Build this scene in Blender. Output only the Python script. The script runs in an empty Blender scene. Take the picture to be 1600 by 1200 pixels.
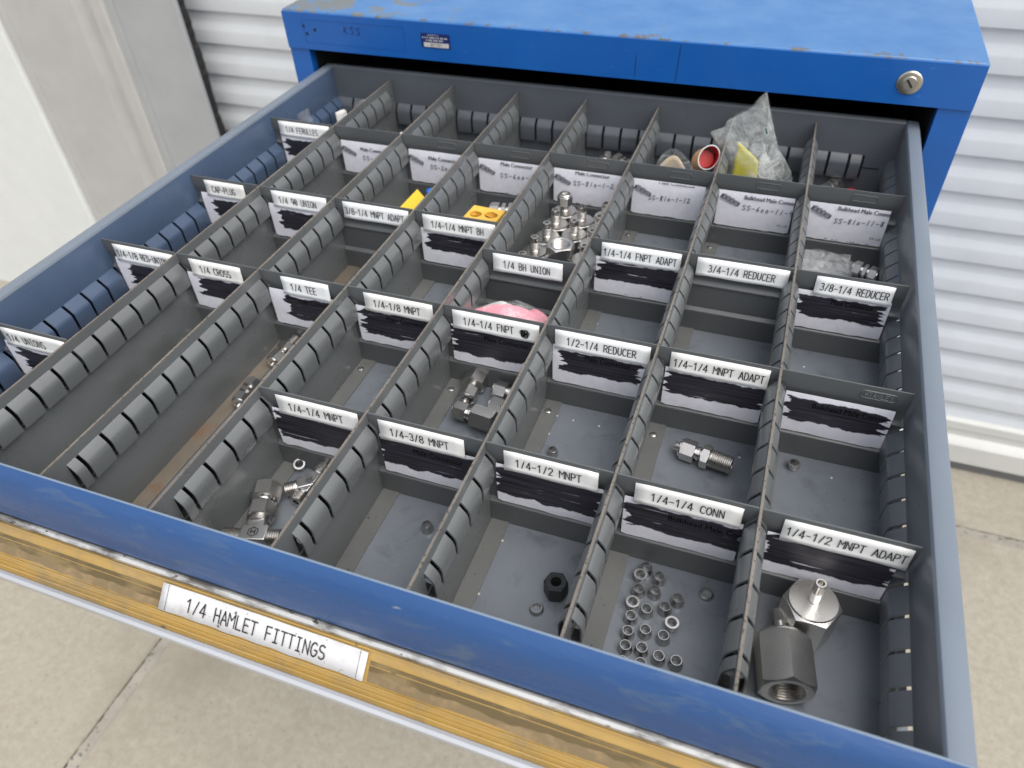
import bpy, bmesh, math, random
from mathutils import Matrix, Vector, noise as mnoise
random.seed(7)
R = math.radians
scene = bpy.context.scene
COL = scene.collection

# ------------------------------------------------------------------ camera, sky, sun, exposure
cam_d = bpy.data.cameras.new('camera')
cam = bpy.data.objects.new('camera', cam_d)
COL.objects.link(cam)
cam.location = (0.5616, -0.2718, 0.4204)
cam.rotation_euler = (0.8246, 0.0372, 0.3466)
cam_d.sensor_width = 36.0
cam_d.lens = 1153.18 / 1600 * 36.0
cam_d.clip_start = 0.01
cam_d.clip_end = 400
cam_d.dof.use_dof = True
cam_d.dof.focus_distance = 0.52
cam_d.dof.aperture_fstop = 9.0
scene.camera = cam

SUN_EL, SUN_AZ = 58.0, 116.0          # azimuth measured from +Y clockwise
world = bpy.data.worlds.new('World')
scene.world = world
world.use_nodes = True
wn = world.node_tree
wn.nodes.clear()
wo = wn.nodes.new('ShaderNodeOutputWorld')
bg = wn.nodes.new('ShaderNodeBackground')
sky = wn.nodes.new('ShaderNodeTexSky')
sky.sky_type = 'NISHITA'
sky.sun_disc = False
sky.sun_elevation = R(SUN_EL)
sky.sun_rotation = R(SUN_AZ)
sky.air_density = 1.0
sky.dust_density = 6.0
sky.ozone_density = 1.0
hsv = wn.nodes.new('ShaderNodeHueSaturation')
hsv.inputs['Saturation'].default_value = 0.55
hsv.inputs['Value'].default_value = 3.3
gam = wn.nodes.new('ShaderNodeGamma')            # cloud cover evens the sky out
gam.inputs['Gamma'].default_value = 0.55
wn.links.new(sky.outputs[0], gam.inputs['Color'])
wn.links.new(gam.outputs[0], hsv.inputs['Color'])
wn.links.new(hsv.outputs[0], bg.inputs['Color'])
bg.inputs['Strength'].default_value = 0.12
wn.links.new(bg.outputs[0], wo.inputs['Surface'])

sun_d = bpy.data.lights.new('sun', 'SUN')
sun_d.energy = 1.45
sun_d.angle = R(55)
sun_d.color = (1.0, 0.97, 0.93)
sun = bpy.data.objects.new('sun', sun_d)
COL.objects.link(sun)
az = R(SUN_AZ)
sdir = Vector((math.sin(az) * math.cos(R(SUN_EL)), math.cos(az) * math.cos(R(SUN_EL)), math.sin(R(SUN_EL))))
sun.rotation_euler = sdir.to_track_quat('Z', 'Y').to_euler()
sun.location = (0, 0, 5)

scene.view_settings.view_transform = 'Standard'
scene.view_settings.look = 'None'
scene.view_settings.gamma = 1
scene.view_settings.use_curve_mapping = False
scene.view_settings.exposure = 0.45
scene.cycles.use_denoising = True
scene.cycles.max_bounces = 8
scene.cycles.transparent_max_bounces = 16

# ------------------------------------------------------------------ materials
def new_mat(name):
    m = bpy.data.materials.new(name)
    m.use_nodes = True
    nt = m.node_tree
    p = nt.nodes['Principled BSDF']
    return m, nt, p

def N(nt, t, **kw):
    n = nt.nodes.new(t)
    for k, v in kw.items():
        if k in n.inputs:
            n.inputs[k].default_value = v
        else:
            setattr(n, k, v)
    return n

def math_n(nt, op, a, b=None, clamp=False):
    n = nt.nodes.new('ShaderNodeMath')
    n.operation = op
    n.use_clamp = clamp
    for i, x in enumerate((a, b)):
        if x is None: continue
        if isinstance(x, (int, float)): n.inputs[i].default_value = x
        else: nt.links.new(x, n.inputs[i])
    return n.outputs[0]

def ramp(nt, fac, lo, hi):
    n = nt.nodes.new('ShaderNodeMapRange')
    n.clamp = True
    nt.links.new(fac, n.inputs[0])
    n.inputs[1].default_value = lo
    n.inputs[2].default_value = hi
    return n.outputs[0]

def mixc(nt, fac, a, b):
    n = nt.nodes.new('ShaderNodeMix')
    n.data_type = 'RGBA'
    if isinstance(fac, (int, float)): n.inputs[0].default_value = fac
    else: nt.links.new(fac, n.inputs[0])
    for i, x in ((6, a), (7, b)):
        if isinstance(x, tuple): n.inputs[i].default_value = (*x, 1)
        else: nt.links.new(x, n.inputs[i])
    return n.outputs[2]

def objcoord(nt, scale=(1, 1, 1), world_space=False):
    tc = nt.nodes.new('ShaderNodeTexCoord')
    src = tc.outputs['Object']
    if world_space:
        g = nt.nodes.new('ShaderNodeNewGeometry')
        src = g.outputs['Position']
    mp = nt.nodes.new('ShaderNodeMapping')
    mp.inputs['Scale'].default_value = scale
    nt.links.new(src, mp.inputs['Vector'])
    return mp.outputs[0]

def noise(nt, vec, scale, detail=4, rough=0.55, dist=0.0):
    n = nt.nodes.new('ShaderNodeTexNoise')
    nt.links.new(vec, n.inputs['Vector'])
    n.inputs['Scale'].default_value = scale
    n.inputs['Detail'].default_value = detail
    n.inputs['Roughness'].default_value = rough
    n.inputs['Distortion'].default_value = dist
    return n.outputs['Fac']

def bump(nt, p, h, strength, dist=0.001):
    b = nt.nodes.new('ShaderNodeBump')
    b.inputs['Strength'].default_value = strength
    b.inputs['Distance'].default_value = dist
    nt.links.new(h, b.inputs['Height'])
    nt.links.new(b.outputs[0], p.inputs['Normal'])

def paint(name, c, rough, var=0.12, wear=None, wear_lo=0.66, wear_hi=0.70, wear_scale=60, spec=0.5,
          speck=None, speck_scale=900, speck_lo=0.70, metallic=0.0, bmp=0.0, bmp_scale=700, stretch=(1, 1, 1), rvar=0.12):
    """painted or plain surface: mottled colour, optional wear patches and specks"""
    m, nt, p = new_mat(name)
    v = objcoord(nt, stretch, True)
    n1 = noise(nt, v, 14, 5)
    lo = tuple(x * (1 - var) for x in c)
    hi = tuple(min(1, x * (1 + var)) for x in c)
    col = mixc(nt, ramp(nt, n1, 0.3, 0.7), lo, hi)
    if wear:
        w = ramp(nt, noise(nt, v, wear_scale, 6, 0.6), wear_lo, wear_hi)
        col = mixc(nt, w, col, wear)
    if speck:
        s = ramp(nt, noise(nt, v, speck_scale, 2), speck_lo, speck_lo + 0.03)
        col = mixc(nt, s, col, speck)
    nt.links.new(col, p.inputs['Base Color'])
    r = ramp(nt, noise(nt, v, 40, 4), 0.25, 0.75)
    r = math_n(nt, 'ADD', math_n(nt, 'MULTIPLY', r, rvar), rough - rvar / 2)
    nt.links.new(r, p.inputs['Roughness'])
    p.inputs['Metallic'].default_value = metallic
    p.inputs['Specular IOR Level'].default_value = spec
    if bmp:
        bump(nt, p, noise(nt, v, bmp_scale, 2), bmp, 0.0004)
    return m

M = {}
M['grey'] = paint('grey_enamel', (0.118, 0.126, 0.130), 0.30, 0.10, spec=1.0, speck=(0.05, 0.05, 0.05), speck_scale=1100, speck_lo=0.73, bmp=0.10)
M['greylite'] = paint('grey_divider_enamel', (0.100, 0.107, 0.111), 0.34, 0.08, speck=(0.25, 0.26, 0.27), speck_scale=700, speck_lo=0.76, bmp=0.08)
M['bare'] = paint('painted_slot_shade', (0.012, 0.012, 0.013), 0.7, 0.2)  # near-black: the shade inside the slots put into the colour
M['embossed'] = paint('raised_letter_enamel', (0.20, 0.21, 0.215), 0.4, 0.05)
M['wallgrey'] = paint('drawer_grey_enamel', (0.098, 0.109, 0.124), 0.32, 0.08, bmp=0.06)
M['wallblue'] = paint('blue_grey_enamel', (0.060, 0.090, 0.150), 0.30, 0.08, bmp=0.06)
M['walltop'] = paint('drawer_rim_enamel', (0.150, 0.180, 0.220), 0.4, 0.06, speck=(0.08, 0.09, 0.1), speck_scale=500, speck_lo=0.80)
def floor_enamel():
    m, nt, p = new_mat('drawer_floor_enamel')
    v = objcoord(nt, (1, 1, 1), True)
    c = mixc(nt, ramp(nt, noise(nt, v, 12, 6, 0.62), 0.30, 0.70), (0.135, 0.152, 0.175), (0.185, 0.205, 0.230))
    c = mixc(nt, math_n(nt, 'MULTIPLY', ramp(nt, noise(nt, v, 40, 7, 0.7, 0.8), 0.54, 0.72), 0.75), c, (0.085, 0.094, 0.104))
    for rot, lo in ((25, 0.715), (-50, 0.725), (80, 0.735)):
        mp = nt.nodes.new('ShaderNodeMapping')
        g_ = nt.nodes.new('ShaderNodeNewGeometry')
        nt.links.new(g_.outputs['Position'], mp.inputs['Vector'])
        mp.inputs['Rotation'].default_value = (0, 0, R(rot))
        mp.inputs['Scale'].default_value = (0.10, 1.6, 1)
        sc_ = ramp(nt, noise(nt, mp.outputs[0], 330, 4, 0.6, 0.3), lo, lo + 0.03)
        c = mixc(nt, math_n(nt, 'MULTIPLY', sc_, 0.5), c, (0.34, 0.36, 0.38) if rot != 80 else (0.05, 0.05, 0.055))
    d = math_n(nt, 'MULTIPLY', ramp(nt, noise(nt, v, 420, 3), 0.69, 0.72), ramp(nt, noise(nt, v, 22, 4, 0.6), 0.45, 0.62))
    c = mixc(nt, d, c, (0.022, 0.022, 0.022))
    nt.links.new(c, p.inputs['Base Color'])
    r = math_n(nt, 'ADD', math_n(nt, 'MULTIPLY', noise(nt, v, 30, 6, 0.65), 0.40), 0.14)
    nt.links.new(r, p.inputs['Roughness'])
    p.inputs['Specular IOR Level'].default_value = 0.8
    bump(nt, p, noise(nt, v, 900, 2), 0.18, 0.0004)
    return m
M['floor'] = floor_enamel()
M['flange'] = paint('flange_enamel', (0.130, 0.133, 0.130), 0.5, 0.16, speck=(0.04, 0.04, 0.04), speck_scale=300, speck_lo=0.70, bmp=0.1)
M['rusty'] = paint('rust_stained_flange', (0.165, 0.140, 0.110), 0.6, 0.2, wear=(0.17, 0.085, 0.035), wear_lo=0.55, wear_hi=0.70, wear_scale=30)
M['edge'] = paint('worn_top_edge', (0.155, 0.138, 0.118), 0.6, 0.25, speck=(0.06, 0.05, 0.04), speck_scale=500, speck_lo=0.60)
M['rimline'] = paint('worn_front_rim', (0.17, 0.22, 0.28), 0.45, 0.1, wear=(0.12, 0.14, 0.16), wear_lo=0.62, wear_hi=0.68, wear_scale=80)
M['tagwhite'] = paint('label_tape', (0.86, 0.88, 0.89), 0.38, 0.02)
def age_tapes():                                  # each strip of tape has yellowed and smudged a little differently
    nt = M['tagwhite'].node_tree; p = nt.nodes['Principled BSDF']
    src = p.inputs['Base Color'].links[0].from_socket
    oi = nt.nodes.new('ShaderNodeObjectInfo')
    c = mixc(nt, math_n(nt, 'MULTIPLY', oi.outputs['Random'], 0.8), src, (0.78, 0.77, 0.73))
    v = objcoord(nt, (0.5, 1, 1), True)
    c = mixc(nt, math_n(nt, 'MULTIPLY', ramp(nt, noise(nt, v, 45, 6, 0.7), 0.58, 0.74), 0.55), c, (0.60, 0.59, 0.56))
    nt.links.new(c, p.inputs['Base Color'])
age_tapes()
M['frontlabel'] = paint('front_label_paper', (0.60, 0.60, 0.61), 0.5, 0.06, speck=(0.28, 0.27, 0.26), speck_scale=420, speck_lo=0.70, wear=(0.50, 0.49, 0.48), wear_lo=0.55, wear_hi=0.7, wear_scale=90)
M['papr'] = paint('card_paper', (0.66, 0.66, 0.73), 0.75, 0.05, speck=(0.35, 0.34, 0.38), speck_scale=900, speck_lo=0.78)
M['ink'] = paint('printed_ink', (0.012, 0.012, 0.014), 0.5, 0.0)
M['inkgrey'] = paint('grey_ink', (0.045, 0.045, 0.06), 0.7, 0.0)
M['inkmid'] = paint('pale_grey_ink', (0.30, 0.30, 0.34), 0.7, 0.1)
M['inkgloss'] = paint('ink_over_marker', (0.001, 0.001, 0.001), 0.8, 0.0, spec=0.1)
M['black'] = paint('black_rubber', (0.012, 0.012, 0.012), 0.7, 0.2)
M['void'] = paint('dark_interior', (0.006, 0.007, 0.008), 0.8, 0.1)
M['steel'] = paint('stainless_steel', (0.62, 0.60, 0.57), 0.30, 0.08, metallic=1.0, bmp=0.06, bmp_scale=3000, rvar=0.14)
M['steelmatt'] = paint('grained_stainless', (0.56, 0.55, 0.535), 0.36, 0.12, metallic=1.0, bmp=0.18, bmp_scale=3500, rvar=0.10, speck=(0.68, 0.665, 0.645), speck_scale=2600, speck_lo=0.56)
M['ferrulesteel'] = paint('dull_ferrule_steel', (0.50, 0.49, 0.475), 0.30, 0.12, metallic=1.0)
M['steelbright'] = paint('bright_stainless', (0.76, 0.74, 0.71), 0.22, 0.06, metallic=1.0, rvar=0.08)
M['zinc'] = paint('zinc_screw', (0.58, 0.60, 0.57), 0.30, 0.08, metallic=1.0)
M['steeldark'] = paint('oxide_steel', (0.035, 0.037, 0.04), 0.38, 0.2, metallic=0.6)
M['alu'] = paint('worn_aluminium', (0.52, 0.52, 0.51), 0.5, 0.14, metallic=0.35, wear=(0.15, 0.14, 0.13), wear_lo=0.48, wear_hi=0.62, wear_scale=80, stretch=(0.4, 1, 1), speck=(0.09, 0.085, 0.08), speck_scale=260, speck_lo=0.66, bmp=0.3, bmp_scale=300)
def lip_grime():                                  # dirt packed along the upper half of the worn lip
    nt = M['alu'].node_tree; p = nt.nodes['Principled BSDF']
    src = p.inputs['Base Color'].links[0].from_socket
    ge = nt.nodes.new('ShaderNodeNewGeometry'); sp = nt.nodes.new('ShaderNodeSeparateXYZ')
    nt.links.new(ge.outputs['Position'], sp.inputs[0])
    v = objcoord(nt, (0.4, 1, 1), True)
    h = math_n(nt, 'ADD', ramp(nt, sp.outputs[1], -0.1145, -0.1100), math_n(nt, 'MULTIPLY', noise(nt, v, 70, 6, 0.7), 0.9))
    c = mixc(nt, ramp(nt, h, 0.80, 1.20), src, (0.13, 0.12, 0.105))
    nt.links.new(c, p.inputs['Base Color'])
lip_grime()
M['aluclean'] = paint('smooth_aluminium', (0.52, 0.53, 0.55), 0.36, 0.06, metallic=0.5, speck=(0.1, 0.1, 0.1), speck_scale=160, speck_lo=0.785, stretch=(0.6, 1, 1))
def front_enamel():
    m, nt, p = new_mat('drawer_front_blue')
    v = objcoord(nt, (0.30, 1, 1), True)
    v2 = objcoord(nt, (1, 1, 1), True)
    c = mixc(nt, ramp(nt, noise(nt, v, 18, 5), 0.3, 0.7), (0.015, 0.060, 0.185), (0.022, 0.078, 0.222))
    c = mixc(nt, ramp(nt, noise(nt, v, 70, 6, 0.7, 0.6), 0.56, 0.72), c, (0.065, 0.110, 0.190))
    c = mixc(nt, ramp(nt, noise(nt, v2, 34, 6, 0.68), 0.70, 0.73), c, (0.07, 0.085, 0.105))
    vs = objcoord(nt, (0.5, 3, 1.5), True)
    c = mixc(nt, ramp(nt, noise(nt, vs, 140, 5, 0.7, 0.9), 0.70, 0.72), c, (0.16, 0.20, 0.26))
    nt.links.new(c, p.inputs['Base Color'])
    r = math_n(nt, 'ADD', math_n(nt, 'MULTIPLY', noise(nt, v, 45, 6, 0.65), 0.40), 0.10)
    nt.links.new(r, p.inputs['Roughness'])
    h = math_n(nt, 'ADD', noise(nt, v, 26, 4, 0.55), math_n(nt, 'MULTIPLY', noise(nt, v, 160, 3), 0.12))
    bump(nt, p, h, 0.55, 0.004)
    return m
M['frontblue'] = front_enamel()
M['yellowfoam'] = paint('yellow_foam', (0.72, 0.52, 0.035), 0.8, 0.06, bmp=0.3, bmp_scale=1400)
M['orangefoam'] = paint('deep_yellow_foam', (0.70, 0.43, 0.07), 0.85, 0.06, bmp=0.3, bmp_scale=1400)
M['foamhole'] = paint('foam_hollow', (0.50, 0.26, 0.03), 0.9, 0.15)
M['blueplastic'] = paint('blue_plastic', (0.01, 0.14, 0.55), 0.35, 0.05)
M['redplastic'] = paint('red_plastic', (0.50, 0.012, 0.02), 0.35, 0.05)
M['redtape'] = paint('red_liner', (0.45, 0.015, 0.015), 0.45, 0.1)
M['orangetape'] = paint('buff_tape', (0.62, 0.36, 0.17), 0.55, 0.12)
M['creampaper'] = paint('cream_card', (0.62, 0.50, 0.33), 0.7, 0.1, wear=(0.5, 0.25, 0.4), wear_lo=0.66, wear_hi=0.7, wear_scale=90)
M['pink'] = paint('pink_paper', (0.82, 0.33, 0.40), 0.45, 0.08, wear=(0.86, 0.50, 0.55), wear_lo=0.52, wear_hi=0.6, wear_scale=120)
M['whitepaper'] = paint('white_slip', (0.66, 0.65, 0.64), 0.6, 0.06)
M['yellowplastic'] = paint('yellow_sheet', (0.62, 0.55, 0.03), 0.4, 0.15)
M['green'] = paint('green_print', (0.03, 0.12, 0.10), 0.5, 0.1)
M['doorwhite'] = paint('white_door_steel', (0.585, 0.61, 0.625), 0.42, 0.04, bmp=0.25, bmp_scale=9)
M['barwhite'] = paint('off_white_bar', (0.58, 0.58, 0.54), 0.5, 0.04, wear=(0.40, 0.37, 0.30), wear_lo=0.6, wear_hi=0.8, wear_scale=8)
M['sealgrey'] = paint('grey_seal', (0.13, 0.13, 0.13), 0.7, 0.1)
M['wallwarm'] = paint('warm_grey_cladding', (0.45, 0.445, 0.435), 0.55, 0.05, wear=(0.37, 0.355, 0.34), wear_lo=0.6, wear_hi=0.85, wear_scale=6)
M['wallcool'] = paint('cool_grey_cladding', (0.37, 0.38, 0.385), 0.55, 0.05)
M['wallwhite'] = paint('white_cladding', (0.70, 0.72, 0.70), 0.55, 0.03)
M['navy'] = paint('navy_print', (0.006, 0.018, 0.12), 0.4, 0.05)
M['silverlabel'] = paint('silver_label', (0.52, 0.51, 0.50), 0.4, 0.08)
M['nickel'] = paint('nickel_lock', (0.50, 0.475, 0.42), 0.30, 0.10, metallic=1.0)
M['chip'] = paint('pale_spot', (0.62, 0.60, 0.55), 0.7, 0.1)
M['grit'] = paint('joint_grit', (0.15, 0.135, 0.11), 0.9, 0.2)
M['filler'] = paint('joint_filler', (0.33, 0.30, 0.25), 0.9, 0.2, wear=(0.22, 0.10, 0.035), wear_lo=0.62, wear_hi=0.68, wear_scale=14,
                    speck=(0.14, 0.13, 0.11), speck_scale=90, speck_lo=0.62)

def blue_cab(name, top):
    m, nt, p = new_mat(name)
    v = objcoord(nt, (1, 1, 1), True)
    base = mixc(nt, ramp(nt, noise(nt, v, 9, 5), 0.3, 0.7), (0.004, 0.088, 0.360), (0.007, 0.108, 0.410))
    if top:
        base = mixc(nt, ramp(nt, noise(nt, v, 18, 6, 0.65), 0.35, 0.72), (0.040, 0.155, 0.385), (0.080, 0.205, 0.430))  # paler blue: sky sheen on the top painted into the colour
    # broad scuffed patches
    w = ramp(nt, noise(nt, v, 16 if top else 26, 7, 0.68, 0.6), 0.64 if top else 0.69, 0.70 if top else 0.74)
    base = mixc(nt, math_n(nt, 'MULTIPLY', w, 0.6), base, (0.15, 0.165, 0.175))
    # hairline scratches
    vs = objcoord(nt, (0.35, 2.2, 1.4), True)
    s = ramp(nt, noise(nt, vs, 160, 5, 0.7, 0.8), 0.655, 0.69)
    base = mixc(nt, s, base, (0.05, 0.08, 0.12) if top else (0.03, 0.16, 0.45))
    if top:
        # worn band along the front edge and around the front left corner
        g = nt.nodes.new('ShaderNodeSeparateXYZ')
        ge = nt.nodes.new('ShaderNodeNewGeometry')
        nt.links.new(ge.outputs['Position'], g.inputs[0])
        band = math_n(nt, 'SUBTRACT', 1.0, ramp(nt, g.outputs[1], 0.5475, 0.575))
        ed = ramp(nt, math_n(nt, 'ADD', math_n(nt, 'MULTIPLY', band, 0.23), noise(nt, v, 75, 6, 0.7)), 0.74, 0.80)
        base = mixc(nt, ed, base, (0.11, 0.11, 0.115))
        lft = math_n(nt, 'MULTIPLY', math_n(nt, 'SUBTRACT', 1.0, ramp(nt, g.outputs[0], 0.02, 0.28)),
                     math_n(nt, 'SUBTRACT', 1.0, ramp(nt, g.outputs[1], 0.60, 0.78)))
        le = ramp(nt, math_n(nt, 'ADD', math_n(nt, 'MULTIPLY', lft, 0.26), noise(nt, v, 22, 6, 0.65, 0.5)), 0.74, 0.79)
        base = mixc(nt, le, base, (0.135, 0.155, 0.165))
    nt.links.new(base, p.inputs['Base Color'])
    r = math_n(nt, 'ADD', math_n(nt, 'MULTIPLY', noise(nt, v, 30, 5), 0.25), 0.27 if top else 0.22)
    nt.links.new(r, p.inputs['Roughness'])
    p.inputs['Specular IOR Level'].default_value = 0.5
    bump(nt, p, noise(nt, v, 600, 2), 0.06, 0.0004)
    return m
M['cabblue'] = blue_cab('cabinet_blue_enamel', False)
M['cabtop'] = blue_cab('scuffed_sheen_top', True)

def concrete():
    m, nt, p = new_mat('concrete')
    v = objcoord(nt, (1, 1, 1), True)
    c = mixc(nt, ramp(nt, noise(nt, v, 3.0, 8, 0.65), 0.3, 0.7), (0.285, 0.254, 0.196), (0.345, 0.310, 0.240))
    c = mixc(nt, ramp(nt, noise(nt, v, 60, 6, 0.7), 0.35, 0.75), c, (0.405, 0.373, 0.302))
    c = mixc(nt, ramp(nt, noise(nt, v, 140, 4, 0.6), 0.60, 0.72), c, (0.21, 0.19, 0.155))
    c = mixc(nt, ramp(nt, noise(nt, v, 1.6, 5, 0.6), 0.60, 0.75), c, (0.255, 0.225, 0.175))
    nt.links.new(c, p.inputs['Base Color'])
    p.inputs['Roughness'].default_value = 0.85
    bump(nt, p, noise(nt, v, 120, 6, 0.7), 0.35, 0.002)
    return m
M['concrete'] = concrete()

def yellow_film():
    m, nt, p = new_mat('yellowed_label_film')
    v = objcoord(nt, (0.18, 1, 1), True)
    v2 = objcoord(nt, (0.6, 1, 1), True)
    c = mixc(nt, ramp(nt, noise(nt, v, 120, 6, 0.65), 0.32, 0.70), (0.32, 0.195, 0.045), (0.41, 0.265, 0.075))
    c = mixc(nt, ramp(nt, noise(nt, v2, 26, 7, 0.7, 0.5), 0.48, 0.66), c, (0.24, 0.175, 0.088))
    c = mixc(nt, ramp(nt, noise(nt, v2, 75, 5, 0.7), 0.66, 0.70), c, (0.10, 0.08, 0.055))
    nt.links.new(c, p.inputs['Base Color'])
    p.inputs['Roughness'].default_value = 0.32
    p.inputs['Coat Weight'].default_value = 0.35
    p.inputs['Coat Roughness'].default_value = 0.12
    bump(nt, p, noise(nt, v, 60, 4), 0.15, 0.001)
    return m
M['yellowfilm'] = yellow_film()
M['brownfilm'] = paint('browned_film_strip', (0.105, 0.072, 0.026), 0.34, 0.22, wear=(0.19, 0.135, 0.055), wear_lo=0.52, wear_hi=0.62, wear_scale=60, stretch=(0.35, 1, 1), speck=(0.07, 0.055, 0.04), speck_scale=300, speck_lo=0.70)
M['palefilm'] = paint('torn_pale_film', (0.175, 0.125, 0.060), 0.4, 0.15, wear=(0.26, 0.18, 0.09), wear_lo=0.5, wear_hi=0.66, wear_scale=80)

def marker_card():
    """white card blacked out by hand with a felt marker; 'mark' UV spans the inked area, 'rnd' gives each card its own strokes"""
    m, nt, p = new_mat('blacked_out_card')
    u1 = N(nt, 'ShaderNodeUVMap'); u1.uv_map = 'mark'
    u2 = N(nt, 'ShaderNodeUVMap'); u2.uv_map = 'rnd'
    s1 = N(nt, 'ShaderNodeSeparateXYZ'); nt.links.new(u1.outputs[0], s1.inputs[0])
    U, V = s1.outputs[0], s1.outputs[1]
    def nz(sx, sy, scale, det=3):
        mp = N(nt, 'ShaderNodeMapping'); mp.inputs['Scale'].default_value = (sx, sy, 1)
        nt.links.new(u2.outputs[0], mp.inputs[0])
        return noise(nt, mp.outputs[0], scale, det, 0.6)
    e = math_n(nt, 'SUBTRACT', nz(0.25, 2.1, 1.3, 2), 0.5)
    e2 = math_n(nt, 'SUBTRACT', nz(0.30, 2.4, 1.5, 2), 0.5)
    t = math_n(nt, 'SUBTRACT', nz(0.9, 0.25, 1.5, 3), 0.5)
    t2 = math_n(nt, 'SUBTRACT', nz(0.8, 0.25, 1.9, 3), 0.5)
    left = ramp(nt, math_n(nt, 'ADD', U, math_n(nt, 'MULTIPLY', e, 0.42)), 0.0, 0.012)
    right = ramp(nt, math_n(nt, 'SUBTRACT', math_n(nt, 'ADD', 1.0, math_n(nt, 'MULTIPLY', e2, 0.42)), U), 0.0, 0.012)
    bot = ramp(nt, math_n(nt, 'ADD', V, math_n(nt, 'MULTIPLY', t, 0.45)), 0.0, 0.04)
    top = ramp(nt, math_n(nt, 'SUBTRACT', math_n(nt, 'ADD', 1.0, math_n(nt, 'MULTIPLY', t2, 0.32)), V), 0.0, 0.04)
    mask = math_n(nt, 'MULTIPLY', math_n(nt, 'MULTIPLY', left, right), math_n(nt, 'MULTIPLY', bot, top))
    gap = math_n(nt, 'SUBTRACT', 1.0, math_n(nt, 'MULTIPLY', ramp(nt, nz(0.32, 4.0, 1.4, 4), 0.66, 0.70), 0.70))
    mask = math_n(nt, 'MULTIPLY', mask, gap)
    ink = mixc(nt, ramp(nt, nz(0.35, 6, 1.3, 5), 0.36, 0.62), (0.0045, 0.0045, 0.009), (0.036, 0.034, 0.046))
    v = objcoord(nt, (1, 1, 1), True)
    pap = mixc(nt, ramp(nt, noise(nt, v, 160, 5), 0.35, 0.7), (0.72, 0.72, 0.79), (0.79, 0.79, 0.85))
    pap = mixc(nt, ramp(nt, noise(nt, v, 700, 3), 0.70, 0.76), pap, (0.33, 0.32, 0.36))
    c = mixc(nt, mask, pap, ink)
    nt.links.new(c, p.inputs['Base Color'])
    r = math_n(nt, 'SUBTRACT', 0.75, math_n(nt, 'MULTIPLY', mask, 0.30))
    nt.links.new(r, p.inputs['Roughness'])
    bump(nt, p, noise(nt, v, 130, 3), 0.25, 0.0008)
    return m
M['marked'] = marker_card()

def clear_plastic(name, tint, alpha, rough=0.18):
    m, nt, p = new_mat(name)
    v = objcoord(nt, (1, 1, 1), True)
    nz = noise(nt, v, 75, 5, 0.65, 1.2)
    p.inputs['Base Color'].default_value = (*tint, 1)
    p.inputs['Roughness'].default_value = rough
    p.inputs['Specular IOR Level'].default_value = 0.9
    a = math_n(nt, 'ADD', math_n(nt, 'MULTIPLY', ramp(nt, nz, 0.35, 0.70), 0.35), alpha - 0.12)
    nt.links.new(a, p.inputs['Alpha'])
    bump(nt, p, nz, 0.7, 0.003)
    return m
M['bag'] = clear_plastic('cloudy_polythene', (0.74, 0.78, 0.76), 0.24)
M['bagthin'] = clear_plastic('thin_polythene', (0.70, 0.72, 0.72), 0.16)

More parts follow.
